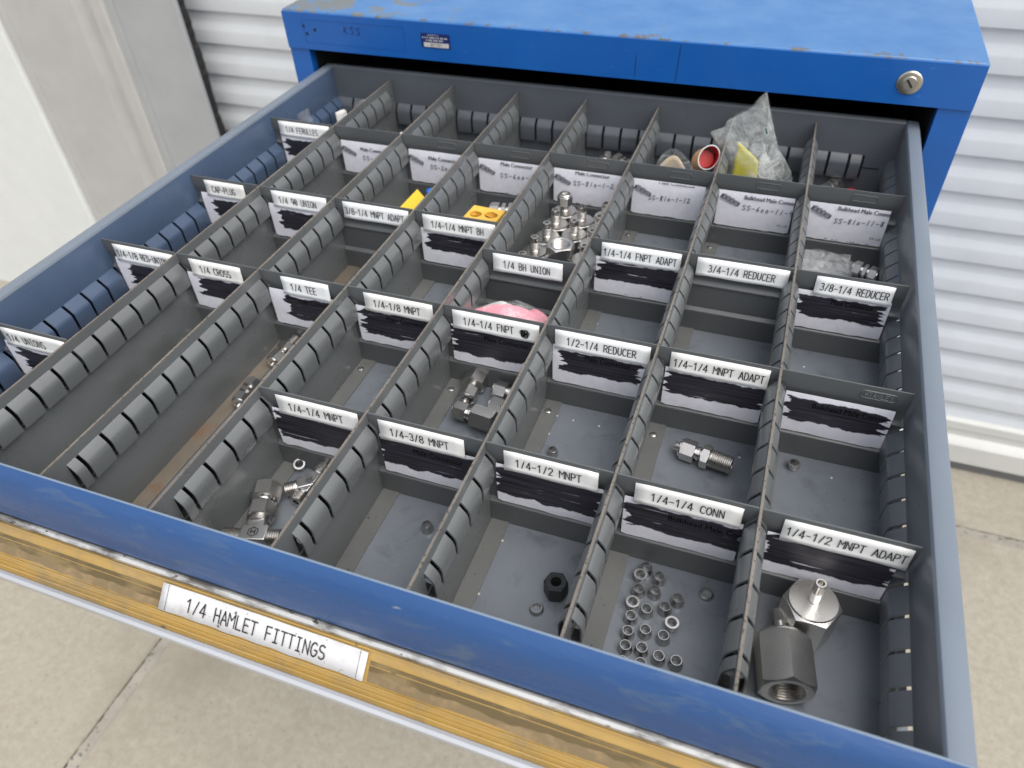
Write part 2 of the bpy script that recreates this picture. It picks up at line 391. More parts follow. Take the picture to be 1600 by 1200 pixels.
# ------------------------------------------------------------------ mesh helpers
class MB:
    def __init__(s):
        s.v, s.f, s.mi, s.uv = [], [], [], {}
        s.mats = []
    def mat(s, m):
        m = M[m]
        if m not in s.mats: s.mats.append(m)
        return s.mats.index(m)
    def add(s, verts, faces, m, T=None, uv=None):
        o = len(s.v); k = s.mat(m)
        for p in verts:
            p = Vector(p)
            s.v.append(T @ p if T is not None else p)
        for i, f in enumerate(faces):
            if uv is not None: s.uv[len(s.f)] = uv[i]
            s.f.append([o + q for q in f]); s.mi.append(k)
        return s
    def box(s, x0, x1, y0, y1, z0, z1, m, T=None):
        v = [(x0,y0,z0),(x1,y0,z0),(x1,y1,z0),(x0,y1,z0),(x0,y0,z1),(x1,y0,z1),(x1,y1,z1),(x0,y1,z1)]
        f = [(0,3,2,1),(4,5,6,7),(0,1,5,4),(1,2,6,5),(2,3,7,6),(3,0,4,7)]
        return s.add(v, f, m, T)
    def extr(s, prof, axis, a0, a1, m, caps=True, T=None, closed=True):
        """profile of (p,q) swept along axis: x -> (y,z), y -> (x,z), z -> (x,y)"""
        def P(p, q, a):
            return (a, p, q) if axis == 'x' else ((p, a, q) if axis == 'y' else (p, q, a))
        n = len(prof)
        v = [P(p, q, a0) for p, q in prof] + [P(p, q, a1) for p, q in prof]
        f = [(i, (i + 1) % n, n + (i + 1) % n, n + i) for i in range(n if closed else n - 1)]
        if caps and closed: f += [tuple(range(n))[::-1], tuple(range(n, 2 * n))]
        return s.add(v, f, m, T)
    def shell(s, outer, inner, mapf, a0, a1, m):
        """open sheet of given outer and inner polylines swept from a0 to a1, ends closed"""
        ring = list(outer) + list(inner)[::-1]
        n = len(ring)
        v = [mapf(p, q, a0) for p, q in ring] + [mapf(p, q, a1) for p, q in ring]
        h = len(outer)
        f = [(i, (i + 1) % n, n + (i + 1) % n, n + i) for i in range(h - 1)]
        s.add(v, [(i, (i + 1) % n, n + (i + 1) % n, n + i) for i in range(h, n - 1)], 'bare')  # inner faces carry the painted slot shade
        f += [(i, (i + 1) % n, n + (i + 1) % n, n + i) for i in (h - 1, n - 1)]
        for b in (0, n):
            for i in range(h - 1):
                f.append((b + i, b + i + 1, b + n - 2 - i, b + n - 1 - i))
        return s.add(v, f, m)
    def lathe(s, prof, m, T=None, n=28, close=False):
        """(r,h) profile about local z"""
        v, f = [], []
        k = len(prof)
        for i in range(n):
            a = 2 * math.pi * i / n
            for r, h in prof: v.append((r * math.cos(a), r * math.sin(a), h))
        for i in range(n):
            j = (i + 1) % n
            for q in range(k if close else k - 1):
                w = (q + 1) % k
                f.append((i * k + q, j * k + q, j * k + w, i * k + w))
        return s.add(v, f, m, T)
    def hexn(s, flat, h0, h1, m, T=None, hole=0.0, ch0=True, ch1=True, n=36, hm=None, hole_depth=None):
        """hexagonal block with chamfered ends; flat = half the width across flats"""
        def rh(a):
            b = (math.degrees(a) % 60) - 30
            return flat / math.cos(math.radians(b))
        rc = flat * 0.965
        rows = []
        A = [2 * math.pi * i / n for i in range(n)]
        t = math.tan(math.radians(30))
        rows.append([(rc, h0) if ch0 else (rh(a), h0) for a in A])
        if ch0: rows.append([(rh(a), h0 + (rh(a) - rc) * t) for a in A])
        if ch1: rows.append([(rh(a), h1 - (rh(a) - rc) * t) for a in A])
        rows.append([(rc, h1) if ch1 else (rh(a), h1) for a in A])
        v, f = [], []
        for row in rows:
            for a, (r, h) in zip(A, row): v.append((r * math.cos(a), r * math.sin(a), h))
        for q in range(len(rows) - 1):
            for i in range(n):
                j = (i + 1) % n
                f.append((q * n + i, q * n + j, (q + 1) * n + j, (q + 1) * n + i))
        L = (len(rows) - 1) * n
        if hole:
            d = hole_depth if hole_depth else (h1 - h0)
            b = len(v)
            for a in A: v.append((hole * math.cos(a), hole * math.sin(a), h1))
            for i in range(n):
                j = (i + 1) % n
                f.append((L + i, L + j, b + j, b + i))
            s.add(v, f, m, T)
            # threaded bore
            prof = [(hole, h1)]
            k = max(3, int(d / 0.0016))
            for i in range(k):
                z = h1 - d * (i + 0.5) / k
                prof += [(hole * 0.90, z + d * 0.2 / k), (hole * 1.0, z - d * 0.3 / k)]
            prof += [(hole * 0.9, h1 - d), (0.0, h1 - d)]
            s.lathe(prof, hm or m, T, n)
            s.add([v[i] for i in range(n)], [tuple(range(n))[::-1]], m, T)
        else:
            f.append(tuple(range(L, L + n)))
            f.append(tuple(range(n))[::-1])
            s.add(v, f, m, T)
        return s
    def thread(s, r, h0, h1, m, T=None, pitch=0.0014, n=24, bore=0.0, taper=0.0):
        prof = [(bore, h0)] if bore else [(0, h0)]
        k = max(2, int(round((h1 - h0) / pitch)))
        for i in range(k):
            z0 = h0 + (h1 - h0) * i / k
            dz = (h1 - h0) / k
            rr = r - taper * i / k
            prof += [(rr * 0.86, z0 + dz * 0.02), (rr, z0 + dz * 0.40), (rr, z0 + dz * 0.60), (rr * 0.86, z0 + dz * 0.98)]
        prof += [((r - taper) * 0.84, h1)]
        if bore: prof += [(bore, h1), (bore, h1 - 0.006), (0, h1 - 0.006)]
        else: prof += [(0, h1)]
        return s.lathe(prof, m, T, n)
    def build(s, name, parent=None, origin=None, smooth=28, bev=0.0, seg=2, fix=True):
        o = Vector(origin) if origin is not None else Vector((0, 0, 0))
        me = bpy.data.meshes.new(name)
        me.from_pydata([p - o for p in s.v], [], s.f)
        for m in s.mats: me.materials.append(m)
        me.polygons.foreach_set('material_index', s.mi)
        if fix:
            bm = bmesh.new(); bm.from_mesh(me)
            bmesh.ops.recalc_face_normals(bm, faces=bm.faces)
            bm.to_mesh(me); bm.free()
        if smooth:
            me.polygons.foreach_set('use_smooth', [True] * len(s.f))
            me.update()
            me.set_sharp_from_angle(angle=R(smooth))
        me.update()
        ob = bpy.data.objects.new(name, me)
        COL.objects.link(ob)
        if parent is not None: ob.parent = parent
        elif origin is not None: ob.location = o
        if bev:
            b = ob.modifiers.new('bevel', 'BEVEL')
            b.width = bev; b.segments = seg; b.limit_method = 'ANGLE'; b.angle_limit = R(40)
        return ob

def tag(o, label, cat, group=None):
    o['label'] = label; o['category'] = cat
    if group: o['group'] = group
    return o
def structure(o):
    o['kind'] = 'structure'; return o
def thing(name, label, cat, loc, group=None):
    o = bpy.data.objects.new(name, None)
    o.empty_display_size = 0.01
    COL.objects.link(o)
    o.location = loc
    return tag(o, label, cat, group)
def dup(root, loc, rotz=0.0, label=None, group=None):
    r = root.copy(); COL.objects.link(r)
    r.location = loc
    e = root.rotation_euler.copy(); e.z += rotz; r.rotation_euler = e
    if label: r['label'] = label
    if group: r['group'] = group
    for ch in list(root.children):
        c = ch.copy(); COL.objects.link(c); c.parent = r
        for g in ch.children:
            d = g.copy(); COL.objects.link(d); d.parent = c
    return r
def aim(p, d):
    """matrix at p whose local z looks along d"""
    return Matrix.Translation(Vector(p)) @ Vector(d).normalized().to_track_quat('Z', 'Y').to_matrix().to_4x4()
def rz(a): return Matrix.Rotation(R(a), 4, 'Z')

# lettering ---------------------------------------------------------------
_gl = {}
def glyphs(body, bold=0.0):
    k = (body, bold)
    if k not in _gl:
        c = bpy.data.curves.new('lettering', 'FONT')
        c.body = body; c.resolution_u = 3; c.offset = bold
        o = bpy.data.objects.new('lettering', c)
        me = bpy.data.meshes.new_from_object(o)
        v = [tuple(p.co[:2]) for p in me.vertices]
        f = [tuple(p.vertices) for p in me.polygons]
        bpy.data.objects.remove(o); bpy.data.curves.remove(c); bpy.data.meshes.remove(me)
        _gl[k] = (v, f)
    return _gl[k]
H_CAP = 0.682
def arc(cx, cy, rx, ry, a0, a1, n=8):
    return [(cx + rx * math.cos(R(a0 + (a1 - a0) * i / n)), cy + ry * math.sin(R(a0 + (a1 - a0) * i / n))) for i in range(n + 1)]
TY = {'1': [[(.7,4.7),(2.2,6),(2.2,0)]], '/': [[(.8,-.1),(3.2,6.1)]], '-': [[(.5,2.7),(3.5,2.7)]],
 '0': [arc(2,3,1.7,3,0,360,16), [(1.0,1.6),(3.0,4.4)]], '2': [arc(2,4.4,1.6,1.6,170,-25,8) + [(.3,0),(3.7,0)]],
 '3': [arc(1.9,4.55,1.5,1.45,150,-90,8), arc(1.8,1.6,1.8,1.6,90,-150,9)], '4': [[(2.8,0),(2.8,6),(.2,1.7),(3.8,1.7)]],
 '8': [arc(2,4.5,1.45,1.5,-90,270,14), arc(2,1.55,1.75,1.55,90,450,14)], '9': [arc(2,4.1,1.65,1.9,0,360,14), [(3.65,4.1),(3.4,1.6),(2.2,0)]],
 'A': [[(.1,0),(2,6),(3.9,0)],[(.8,2),(3.2,2)]], 'B': [[(.4,0),(.4,6),(2.2,6)] + arc(2.2,4.6,1.3,1.4,90,-90,6) + [(.4,3.2)], [(2.2,3.2)] + arc(2.2,1.6,1.6,1.6,90,-90,6) + [(.4,0)]],
 'C': [arc(2.2,3,1.9,3,48,312,14)], 'D': [[(.4,0),(.4,6),(1.6,6)] + arc(1.6,3,2.1,3,90,-90,10) + [(.4,0)]], 'E': [[(3.6,0),(.5,0),(.5,6),(3.6,6)],[(.5,3.1),(3.1,3.1)]],
 'F': [[(.5,0),(.5,6),(3.6,6)],[(.5,3.1),(3.1,3.1)]], 'G': [arc(2.1,3,1.9,3,50,340,14) + [(3.8,2.8),(2.3,2.8)]], 'H': [[(.4,0),(.4,6)],[(3.6,0),(3.6,6)],[(.4,3.1),(3.6,3.1)]],
 'I': [[(2,0),(2,6)],[(.8,6),(3.2,6)],[(.8,0),(3.2,0)]], 'L': [[(.6,6),(.6,0),(3.7,0)]], 'M': [[(.0,0),(.0,6),(2,3.0),(4.0,6),(4.0,0)]], 'N': [[(.4,0),(.4,6),(3.6,0),(3.6,6)]],
 'O': [arc(2,3,1.85,3,0,360,18)], 'P': [[(.4,0),(.4,6),(2.2,6)] + arc(2.2,4.4,1.5,1.6,90,-90,6) + [(.4,2.8)]], 'R': [[(.4,0),(.4,6),(2.2,6)] + arc(2.2,4.5,1.5,1.5,90,-90,6) + [(.4,3)], [(2.0,3),(3.8,0)]],
 'S': [arc(2,4.5,1.6,1.5,35,270,9) + arc(2,1.5,1.7,1.5,90,-145,9)], 'K': [[(.4,0),(.4,6)],[(3.7,6),(.4,2.4)],[(1.5,3.4),(3.8,0)]], 'Y': [[(.1,6),(2,3),(3.9,6)],[(2,3),(2,0)]], 'T': [[(2,0),(2,6)],[(.1,6),(3.9,6)]], 'U': [[(.4,6),(.4,1.9)] + arc(2,1.9,1.6,1.9,180,360,8) + [(3.6,6)]]}
def mono(mb, text, x0, x1, zc, cap, m, P, w=0.00068, fill=0.84):
    """fixed-pitch label-printer lettering from x0 to x1, vertical middle zc; P maps (x, z) to a point"""
    n = len(text)
    pitch = (x1 - x0) / (n - 1 + fill)
    sx, sz = pitch * fill / 4, cap / 6
    for i, ch in enumerate(text):
        ox, oz = x0 + pitch * i, zc - cap / 2
        wd = w * (.88 if ch in 'MN' else 1)
        for st in TY.get(ch, []):
            pts = [Vector((ox + a * sx, oz + b * sz)) for a, b in st]
            for q0, q1 in zip(pts, pts[1:]):
                d0 = q1 - q0
                if d0.length < 1e-7: continue
                d0.normalize(); nn_ = Vector((-d0.y, d0.x)) * (wd / 2); ext = d0 * (wd * .42)
                mb.add([P(*(q0 - ext + nn_)), P(*(q0 - ext - nn_)), P(*(q1 + ext - nn_)), P(*(q1 + ext + nn_))], [(0, 1, 2, 3)], m)
def prop(mb, text, x0, x1, zc, cap, m, P, bold=0.0, shear=0.0, cut=None):
    """proportional lettering fitted between x0 and x1"""
    v, f = glyphs(text, bold)
    xs = [p[0] for p in v]; a0, a1 = min(xs), max(xs)
    sx = (x1 - x0) / (a1 - a0); sy = cap / H_CAP
    pts = [(x0 + (a - a0) * sx + shear * b * sy, zc - cap / 2 + b * sy) for a, b in v]
    if cut: pts = [(a, min(max(b, cut[0]), cut[1])) for a, b in pts]
    mb.add([P(*q) for q in pts], f, m)
    if cut: mb.add([P(a + .00028, b) for a, b in pts], f, m)
STROKES = {'S': [[(.9,.85),(.5,1),(.12,.8),(.45,.55),(.8,.3),(.5,0),(.1,.12)]], '-': [[(.1,.42),(.85,.46)]], '.': [[(.4,.0),(.52,.06)]],
    '8': [[(.85,.85),(.4,1),(.2,.75),(.7,.4),(.6,.05),(.25,.05),(.25,.35),(.9,.9)]], '1': [[(.6,1),(.35,0)]],
    '0': [[(.5,.62),(.2,.4),(.25,.05),(.6,.05),(.7,.4),(.45,.62)]], '6': [[(.75,1),(.35,.6),(.2,.2),(.5,0),(.75,.2),(.6,.45),(.25,.3)]],
    '2': [[(.15,.75),(.45,.98),(.75,.75),(.5,.35),(.05,.02),(.5,.06),(1.0,.02)]], '4': [[(.3,1),(.15,.45),(.8,.5)],[(.7,.95),(.5,-.1)]],
    'K': [[(.2,1),(.15,0)],[(.8,.9),(.2,.45),(.8,0)]]}
def hand(mb, text, x0, x1, z0, z1, cap, m, P, w=0.00062):
    n = len(text); pitch = (x1 - x0) / n
    for i, ch in enumerate(text):
        zb = z0 + (z1 - z0) * i / max(1, n - 1)
        for st in STROKES.get(ch, []):
            pts = [(x0 + pitch * (i + .05 + .85 * a) + 0.25 * b * cap * .3, zb + b * cap) for a, b in st]
            for (ax, az), (bx, bz) in zip(pts, pts[1:]):
                d = Vector((bx - ax, bz - az)); L = d.length or 1e-6
                nx, nz = -d.y / L * w / 2, d.x / L * w / 2
                ex, ez = d.x / L * w * .3, d.y / L * w * .3
                mb.add([P(ax + nx - ex, az + nz - ez), P(ax - nx - ex, az - nz - ez), P(bx - nx + ex, bz - nz + ez), P(bx + nx + ex, bz + nz + ez)], [(0, 1, 2, 3)], m)

# ------------------------------------------------------------------ dimensions (metres; drawer floor is z = 0)
PX = 0.085                                     # column width
YB, YF = 0.5615, -0.0985                       # drawer inner back, inner front
WT = 0.0861                                    # rim height
HP, HD = 0.0768, 0.0778                        # partition and cross divider height
SP, SY = 0.0211, 0.0150                        # slot pitch and phase
ROW = dict(u=0.0169, r=0.1425, q=0.2692, b=0.2260, t=0.4157)
ZG = -1.05                                     # ground
YD = 1.2653                                    # roller door plane
YW = 1.1763                                    # cladding plane
YC = 0.5475                                    # cabinet face

# ------------------------------------------------------------------ ground
g = MB()
jx, jy, jw = -0.476, 1.052, 0.013
def slab(x0, x1, y0, y1):
    b = 0.006
    v = [(x0,y0,ZG-b),(x1,y0,ZG-b),(x1,y1,ZG-b),(x0,y1,ZG-b),(x0+b,y0+b,ZG),(x1-b,y0+b,ZG),(x1-b,y1-b,ZG),(x0+b,y1-b,ZG)]
    g.add(v, [(4,5,6,7),(0,1,5,4),(1,2,6,5),(2,3,7,6),(3,0,4,7)], 'concrete')
slab(-60, jx - jw, -60, jy - jw)
slab(jx + jw, 60, -60, jy - jw)
slab(-60, jx - jw, jy + jw, 60)
slab(jx + jw, 60, jy + jw, 60)
g.add([(-60,-60,ZG-.016),(60,-60,ZG-.016),(60,60,ZG-.016),(-60,60,ZG-.016)], [(0,1,2,3)], 'grit')
def strip(n, f):                                 # crumbly joint filler with an open crack along one side
    vv = [q for i in range(n + 1) for q in f(i)]
    g.add(vv, [(i * 2, i * 2 + 1, i * 2 + 3, i * 2 + 2) for i in range(n)], 'filler')
strip(400, lambda i: [(jx - jw + .0050 + .0055 * mnoise.noise(Vector((i * .55, 3, 0))) + .003 * mnoise.noise(Vector((i * .13, 7, 0))), -2 + i * .0076, ZG - .0022), (jx + jw + .004, -2 + i * .0076, ZG - .0022)])
strip(400, lambda i: [(-1.2 + i * .0076, jy - jw - .004, ZG - .0022), (-1.2 + i * .0076, jy + jw - .0050 + .0055 * mnoise.noise(Vector((i * .55, 9, 0))), ZG - .0022)])
structure(g.build('ground', smooth=0))

# ------------------------------------------------------------------ roller door and cladding
def wx(x): return 0.5616 + (x - 0.5616) * 1.0352
door = thing('roller_door', 'white ribbed steel roller door behind the blue cabinet', 'roller door', (0.7, YD, ZG))
d = MB()
DX0, DX1 = wx(-0.90), 2.6
prof = []
pitch, z = 0.0754, -0.0199 + 0.0754 * 28
amp = 0.0075
while z > ZG + 0.15:
    prof += [(YD, z), (YD + amp * .9, z - .0015), (YD + amp, z - .0045), (YD + amp, z - pitch * .34), (YD + amp * .85, z - pitch * .38), (YD + amp * .12, z - pitch * .58), (YD, z - pitch * .63)]
    z -= pitch
prof += [(YD, ZG + 0.09)]
d.extr(prof, 'x', DX0, DX1, 'doorwhite', closed=False)
d.build('curtain', door, door.location, smooth=50)
d = MB()
d.extr([(YD+.01,ZG+.028),(YD-.022,ZG+.028),(YD-.026,ZG+.032),(YD-.026,ZG+.088),(YD-.020,ZG+.096),(YD-.006,ZG+.104),(YD-.006,ZG+.122),(YD-.010,ZG+.126),(YD-.010,ZG+.15),(YD+.01,ZG+.16)], 'x', DX0, DX1, 'barwhite')
d.build('bottom_bar', door, door.location, bev=0.002)
d = MB()
d.extr([(YD+.008,ZG),(YD-.016,ZG),(YD-.018,ZG+.012),(YD-.014,ZG+.028),(YD+.008,ZG+.028)], 'x', DX0, DX1, 'sealgrey')
d.build('floor_seal', door, door.location)
d = MB()                                        # brush strip with frayed outline beside the cladding edge
zs = [ZG + i * 0.012 for i in range(230)]
v, f = [], []
for i, zz in enumerate(zs):
    w = 0.005 + 0.007 * mnoise.noise(Vector((zz * 23, 1.3, 0))) + 0.005 * random.random()
    v += [(wx(-0.7555) - .012, YW + .012, zz), (wx(-0.7555) + w, YW + .030, zz), (wx(-0.7555) - .012, YW + .040, zz)]
for i in range(len(zs) - 1):
    a = i * 3; b = a + 3
    f += [(a, a+1, b+1, b), (a+1, a+2, b+2, b+1)]
d.add(v, f, 'black')
d.build('brush_strip', door, door.location, smooth=0)

wl = thing('pilaster_panel', 'grey steel door jamb with vertical folds left of the roller door', 'wall panel', (wx(-1.0), YW, ZG))
w = MB()
XL = [wx(x) for x in (-1.33, -1.3105, -1.2815, -1.0570, -0.9975, -0.9610, -0.9325, -0.7555)]
prof = [(XL[1], YW), (XL[2] - .004, YW), (XL[2] - .002, YW + .004), (XL[2] + .001, YW + .004), (XL[2] + .003, YW + .002), (XL[3], YW + .002), (XL[3] + .02, YW + .016), (XL[4] - .004, YW + .016),
        (XL[4] + .002, YW - .004), (XL[5] - .002, YW - .004), (XL[5] + .002, YW - .001)]
back = [(x, y + .003) for x, y in prof[::-1]]
w.extr(prof + back, 'z', ZG, ZG + 2.9, 'wallwarm')
w.build('jamb_panel', wl, wl.location, smooth=20)
w = MB()
prof = [(XL[5] + .0025, YW + .003), (XL[6] - .003, YW + .003), (XL[6], YW + .007), (XL[6] + .003, YW + .004), (XL[7] - .002, YW + .004), (XL[7], YW + .006), (XL[7], YW + .014)]
back = [(x - .002, y + .003) for x, y in prof[::-1]]
w.extr(prof + back, 'z', ZG, ZG + 2.9, 'wallcool')
w.build('door_return', wl, wl.location, smooth=20)
w = MB()
w.box(-8, XL[1] - .001, YW - .012, YW + .06, ZG, ZG + 2.9, 'wallwhite')
tag(w.build('wall_panel', origin=(-3, YW, ZG), smooth=0, bev=.004), 'smooth white wall panel at the far left, beside the grey jamb', 'wall panel')

# ------------------------------------------------------------------ cabinet
cab = thing('tool_cabinet', 'blue steel drawer cabinet with scuffed top and keyed lock', 'cabinet', (0.343, 0.9, ZG))
CL, CR, CT, CB, DEP = -0.0472, 0.7338, 0.1544, 0.1098, 0.70
c = MB()
c.box(CL, CR, YC + .0005, YC + DEP, CB, CT, 'cabtop')
c.build('top', cab, cab.location, bev=.0022, seg=3)
c = MB()
c.box(CL + .001, CR - .001, YC - .0016, YC + .0003, CB, CT - .0022, 'cabblue')
# faint raised plate outline at the left of the face
y = YC - .0018
for (x0, x1, z0, z1) in ((-.019, .119, .1452, .1456), (-.019, .119, .1185, .1189), (.1186, .119, .1189, .1452), (-.019, -.0186, .1189, .1452)):
    c.box(x0, x1, y - .0002, YC - .0014, z0, z1, 'cabblue')
for x, z in ((-.0182, .1371), (-.0027, .1337), (-.0150, .1284)):
    c.lathe([(0, 0), (.0019, 0), (.0019, -.003)], 'void', aim((x, YC - .0019, z), (0, -1, 0)), 16)
PF = lambda x, z: (x, YC - .00185, z)
hand(c, 'KSS', .037, .062, .1325, .1315, .0085, 'navy', PF, .0008)
for x0, z0, x1, z1 in ((.4442, .1500, .4420, .1114), (.3977, .1362, .3972, .1135)):
    c.add([PF(x0 - .0004, z0), PF(x0 + .0003, z0), PF(x1 + .0003, z1), PF(x1 - .0004, z1)], [(0, 1, 2, 3)], 'navy')
c.build('face_panel', cab, cab.location, smooth=20)
c = MB()
yb = YC + DEP - .004
c.box(CL + .0006, -.0188, YC + .001, yb, ZG + .08, CB - .0008, 'cabblue')
c.box(.7028, CR - .0006, YC + .001, yb, ZG + .08, CB - .0008, 'cabblue')
c.box(-.0185, .7025, yb - .004, yb, ZG + .08, CB - .0008, 'void')
c.box(-.0185, .7025, YC + .02, yb - .005, -.030, -.026, 'void')
c.box(-.0185, -.0178, YC + .012, yb - .005, -.026, CB - .001, 'void')
c.box(.7018, .7025, YC + .012, yb - .005, -.026, CB - .001, 'void')
c.box(-.0178, .7018, YC + .004, yb - .005, CB - .0022, CB - .0012, 'void')
c.build('side_frame', cab, cab.location, smooth=0, bev=.0012)
c = MB()
c.box(CL + .03, CR - .03, YC + .04, yb - .02, ZG, ZG + .079, 'black')
c.build('plinth', cab, cab.location, smooth=0)
zt = -.032
for h in (.10, .15, .15, .20, .25):
    c = MB()
    c.box(-.016, .700, YC + .002, YC + .02, max(zt - h + .004, ZG + .085), zt, 'cabblue')
    c.box(-.010, .694, YC - .018, YC + .0015, zt - .038, zt - .014, 'alu')
    c.build('closed_drawer', cab, cab.location, smooth=0, bev=.0015)
    zt -= h
c = MB()
T = aim((.6698, YC - .0017, .1316), (0, -1, 0))
c.lathe([(0, .0034), (.0062, .0034), (.0066, .0030), (.0070, .0022), (.0082, .0022), (.0104, .0020), (.0116, .0010), (.0118, 0)], 'nickel', T, 40)
lk = c.build('lock', cab, cab.location)
c = MB()
ck = T @ rz(-52)
c.box(-.0046, .0046, -.0010, .0010, .0034, .0037, 'void', ck)
c.build('keyhole', lk, cab.location, smooth=0)
c = MB()
def rrect(x0, x1, z0, z1, r, n=5):
    pts = []
    for cx, cz, a0 in ((x1 - r, z1 - r, 0), (x0 + r, z1 - r, 90), (x0 + r, z0 + r, 180), (x1 - r, z0 + r, 270)):
        for i in range(n + 1):
            a = R(a0 + 90 * i / n); pts.append((cx + r * math.cos(a), cz + r * math.sin(a)))
    return pts
pr = rrect(.1415, .1785, .1246, .1408, .002)
c.extr(pr, 'y', YC - .0021, YC - .0017, 'navy')
c.box(.1445, .1765, YC - .00225, YC - .0021, .1256, .1306, 'silverlabel')
PA = lambda x, z: (x, YC - .0023, z)
prop(c, 'PROPERTY OF', .1505, .1645, .1389, .0018, 'silverlabel', PA, 0.0)
random.seed(3)
for zz, x0, x1 in ((.1360, .1435, .1765), (.1331, .148, .172)):
    x = x0
    while x < x1 - .002:
        L = random.uniform(.0009, .0016)
        c.add([PA(x, zz - .0009), PA(x + L, zz - .0009), PA(x + L, zz + .0009), PA(x, zz + .0009)], [(0, 1, 2, 3)], 'silverlabel')
        x += L + random.choice((.0006, .0006, .0018))
PA = lambda x, z: (x, YC - .0024, z)
mono(c, '01191', .1535, .168, .1281, .0034, 'ink', PA, .0004)
c.build('asset_tag', cab, cab.location, smooth=0)

# ------------------------------------------------------------------ drawer
drw = thing('open_drawer', 'open grey steel drawer with blue front and yellowed label channel', 'drawer', (0.343, 0.23, 0))
DO = drw.location
b = MB()
b.box(-.0098, .6935, YF - .004, YB + .006, -.0022, 0, 'floor')
hole_spots = [(.4393,.1263),(.4533,.1255),(.4742,.1256),(.4392,.1056),(.4394,-.0427),(.4396,.0005),(.6468,.1264),(.5818,.126),(.4391,.2507),(.56,.21),(.62,.245)]  # pale discs painted for the bright ground showing through floor holes
for x, yv in hole_spots:
    b.lathe([(0, .0003), (.0008, .0003), (.0009, 0)], 'chip', Matrix.Translation((x, yv, .0001)), 12)
b.build('floor_pan', drw, DO, smooth=0)

# side walls with formed, slotted ledge
def ledge(mb, mapf, z0, z1, depth, cuts, a0, a1, m, gap=.0028):
    o = [(-.0008, z1 + .0005), (.0008, z1 - .0004), (depth * .78, z1 - .0062), (depth * .96, z1 - .0082), (depth, z1 - .0105), (depth, z0 + .0035), (depth * .85, z0 + .0010), (-.0004, z0)]
    i = [(-.0010, z1 - .0010), (.0002, z1 - .0016), (depth * .78 - .0010, z1 - .0074), (depth * .96 - .0011, z1 - .0090), (depth - .0011, z1 - .0108), (depth - .0011, z0 + .0038), (depth * .85 - .0011, z0 + .0022), (-.0004, z0 + .0012)]
    s0 = a0
    for cpos in sorted(cuts) + [None]:
        e = a1 if cpos is None else cpos - gap / 2
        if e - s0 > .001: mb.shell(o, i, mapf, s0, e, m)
        if cpos is not None: s0 = cpos + gap / 2
ycuts = [SY + SP * k for k in range(-4, 26) if YF + .02 < SY + SP * k < YB - .015]
for side in (-1, 1):
    b = MB()
    if side < 0:
        xi, xo, m = .0020, -.0109, 'wallblue'
        mapf = lambda p, q, a: (.0020 + p, a, q)
    else:
        xi, xo, m = .6810, .6944, 'wallgrey'
        mapf = lambda p, q, a: (.6810 - p, a, q)
    s = -side
    pr = [(xi, .0470), (xi, .0835), (xi - s * .0012, .0856), (xi - s * .0028, WT), (xo + s * .0028, WT), (xo + s * .0010, .0853), (xo, .0832), (xo, .062), (xo + s * .0012, .062),
          (xo + s * .0012, .0828), (xo + s * .003, .0848), (xi - s * .003, .0848), (xi - s * .0013, .0830), (xi - s * .0013, .0470)]
    b.extr(pr, 'y', YF - .0005, YB + .006, m)
    nf = len(b.f)
    # rim gets its own paler enamel
    k = b.mat('walltop')
    for q in range(nf):
        zs_ = [b.v[j].z for j in b.f[q]]; xs_ = [b.v[j].x for j in b.f[q]]
        if min(zs_) > .0830 and max(zs_) - min(zs_) < .0032 and len(b.f[q]) == 4 and max(zs_) > .0849: b.mi[q] = k
    b.box(min(xi, xi - s * .0013), max(xi, xi - s * .0013), YF, YB, 0.0003, .0205, m)
    ledge(b, mapf, .0198, .0475, .0085, ycuts, YF + .001, YB - .002, m)
    b.build('side_wall', drw, DO, smooth=35)
    b = MB()
    x0 = -.0172 if side < 0 else .6965
    b.box(x0, x0 + .0045, YF + .06, YB + .35, .004, .050, 'steeldark')  # hidden rail, shaped tall and dark to darken the wall slots
    b.build('slide_rail', drw, DO, smooth=0)
b = MB()
b.extr([(YB, .0462), (YB, .0845), (YB + .0008, .0856), (YB + .002, WT + .0006), (YB + .0062, WT + .0006), (YB + .0074, .0858), (YB + .0078, .0845), (YB + .0078, .0003), (YB + .0066, .0003), (YB + .0066, .0838), (YB + .0014, .0838), (YB + .0014, .0462)],
       'x', -.0005, .6812, 'wallgrey')
b.box(.0022, .6808, YB - .0003, YB + .0011, .0003, .0200, 'wallgrey')
xc = [0.2570 + .0211 * k for k in range(-12, 20) if .006 < .2570 + .0211 * k < .645] + [.6506]
ledge(b, lambda p, q, a: (a, YB - p, q), .0192, .0466, .0062, xc, .0025, .6520, 'wallgrey', .0030)
b.box(.652, .6800, YB - .0004, YB + .001, .0200, .0462, 'wallgrey')
b.add([(.652, YB - .0007, .0320), (.669, YB - .0007, .0324), (.669, YB - .0007, .0336), (.652, YB - .0007, .0334)], [(0, 1, 2, 3)], 'void')
b.build('back_wall', drw, DO, smooth=35)
b = MB()
front = [(YF, .0004), (YF, .0850), (YF - .0004, WT), (YF - .0018, WT), (YF - .0034, .0848), (YF - .0078, .0800), (YF - .0108, .0720), (YF - .0126, .0630), (YF - .0134, .0540), (YF - .0135, .0478), (YF - .0125, .0465), (YF - .0110, .0455), (YF - .0110, -.003), (YF - .0015, -.003)]
b.extr(front, 'x', -.0112, .6948, 'frontblue')
k1 = b.mat('rimline'); k2 = b.mat('wallgrey')
for q in range(len(b.f)):
    zs_ = [b.v[j].z for j in b.f[q]]; ys_ = [b.v[j].y for j in b.f[q]]
    if len(b.f[q]) == 4:
        if min(zs_) > .0849: b.mi[q] = k1
        if min(ys_) > YF - .0004: b.mi[q] = k2
b.build('front_panel', drw, DO, smooth=35, bev=.0004)
b = MB()
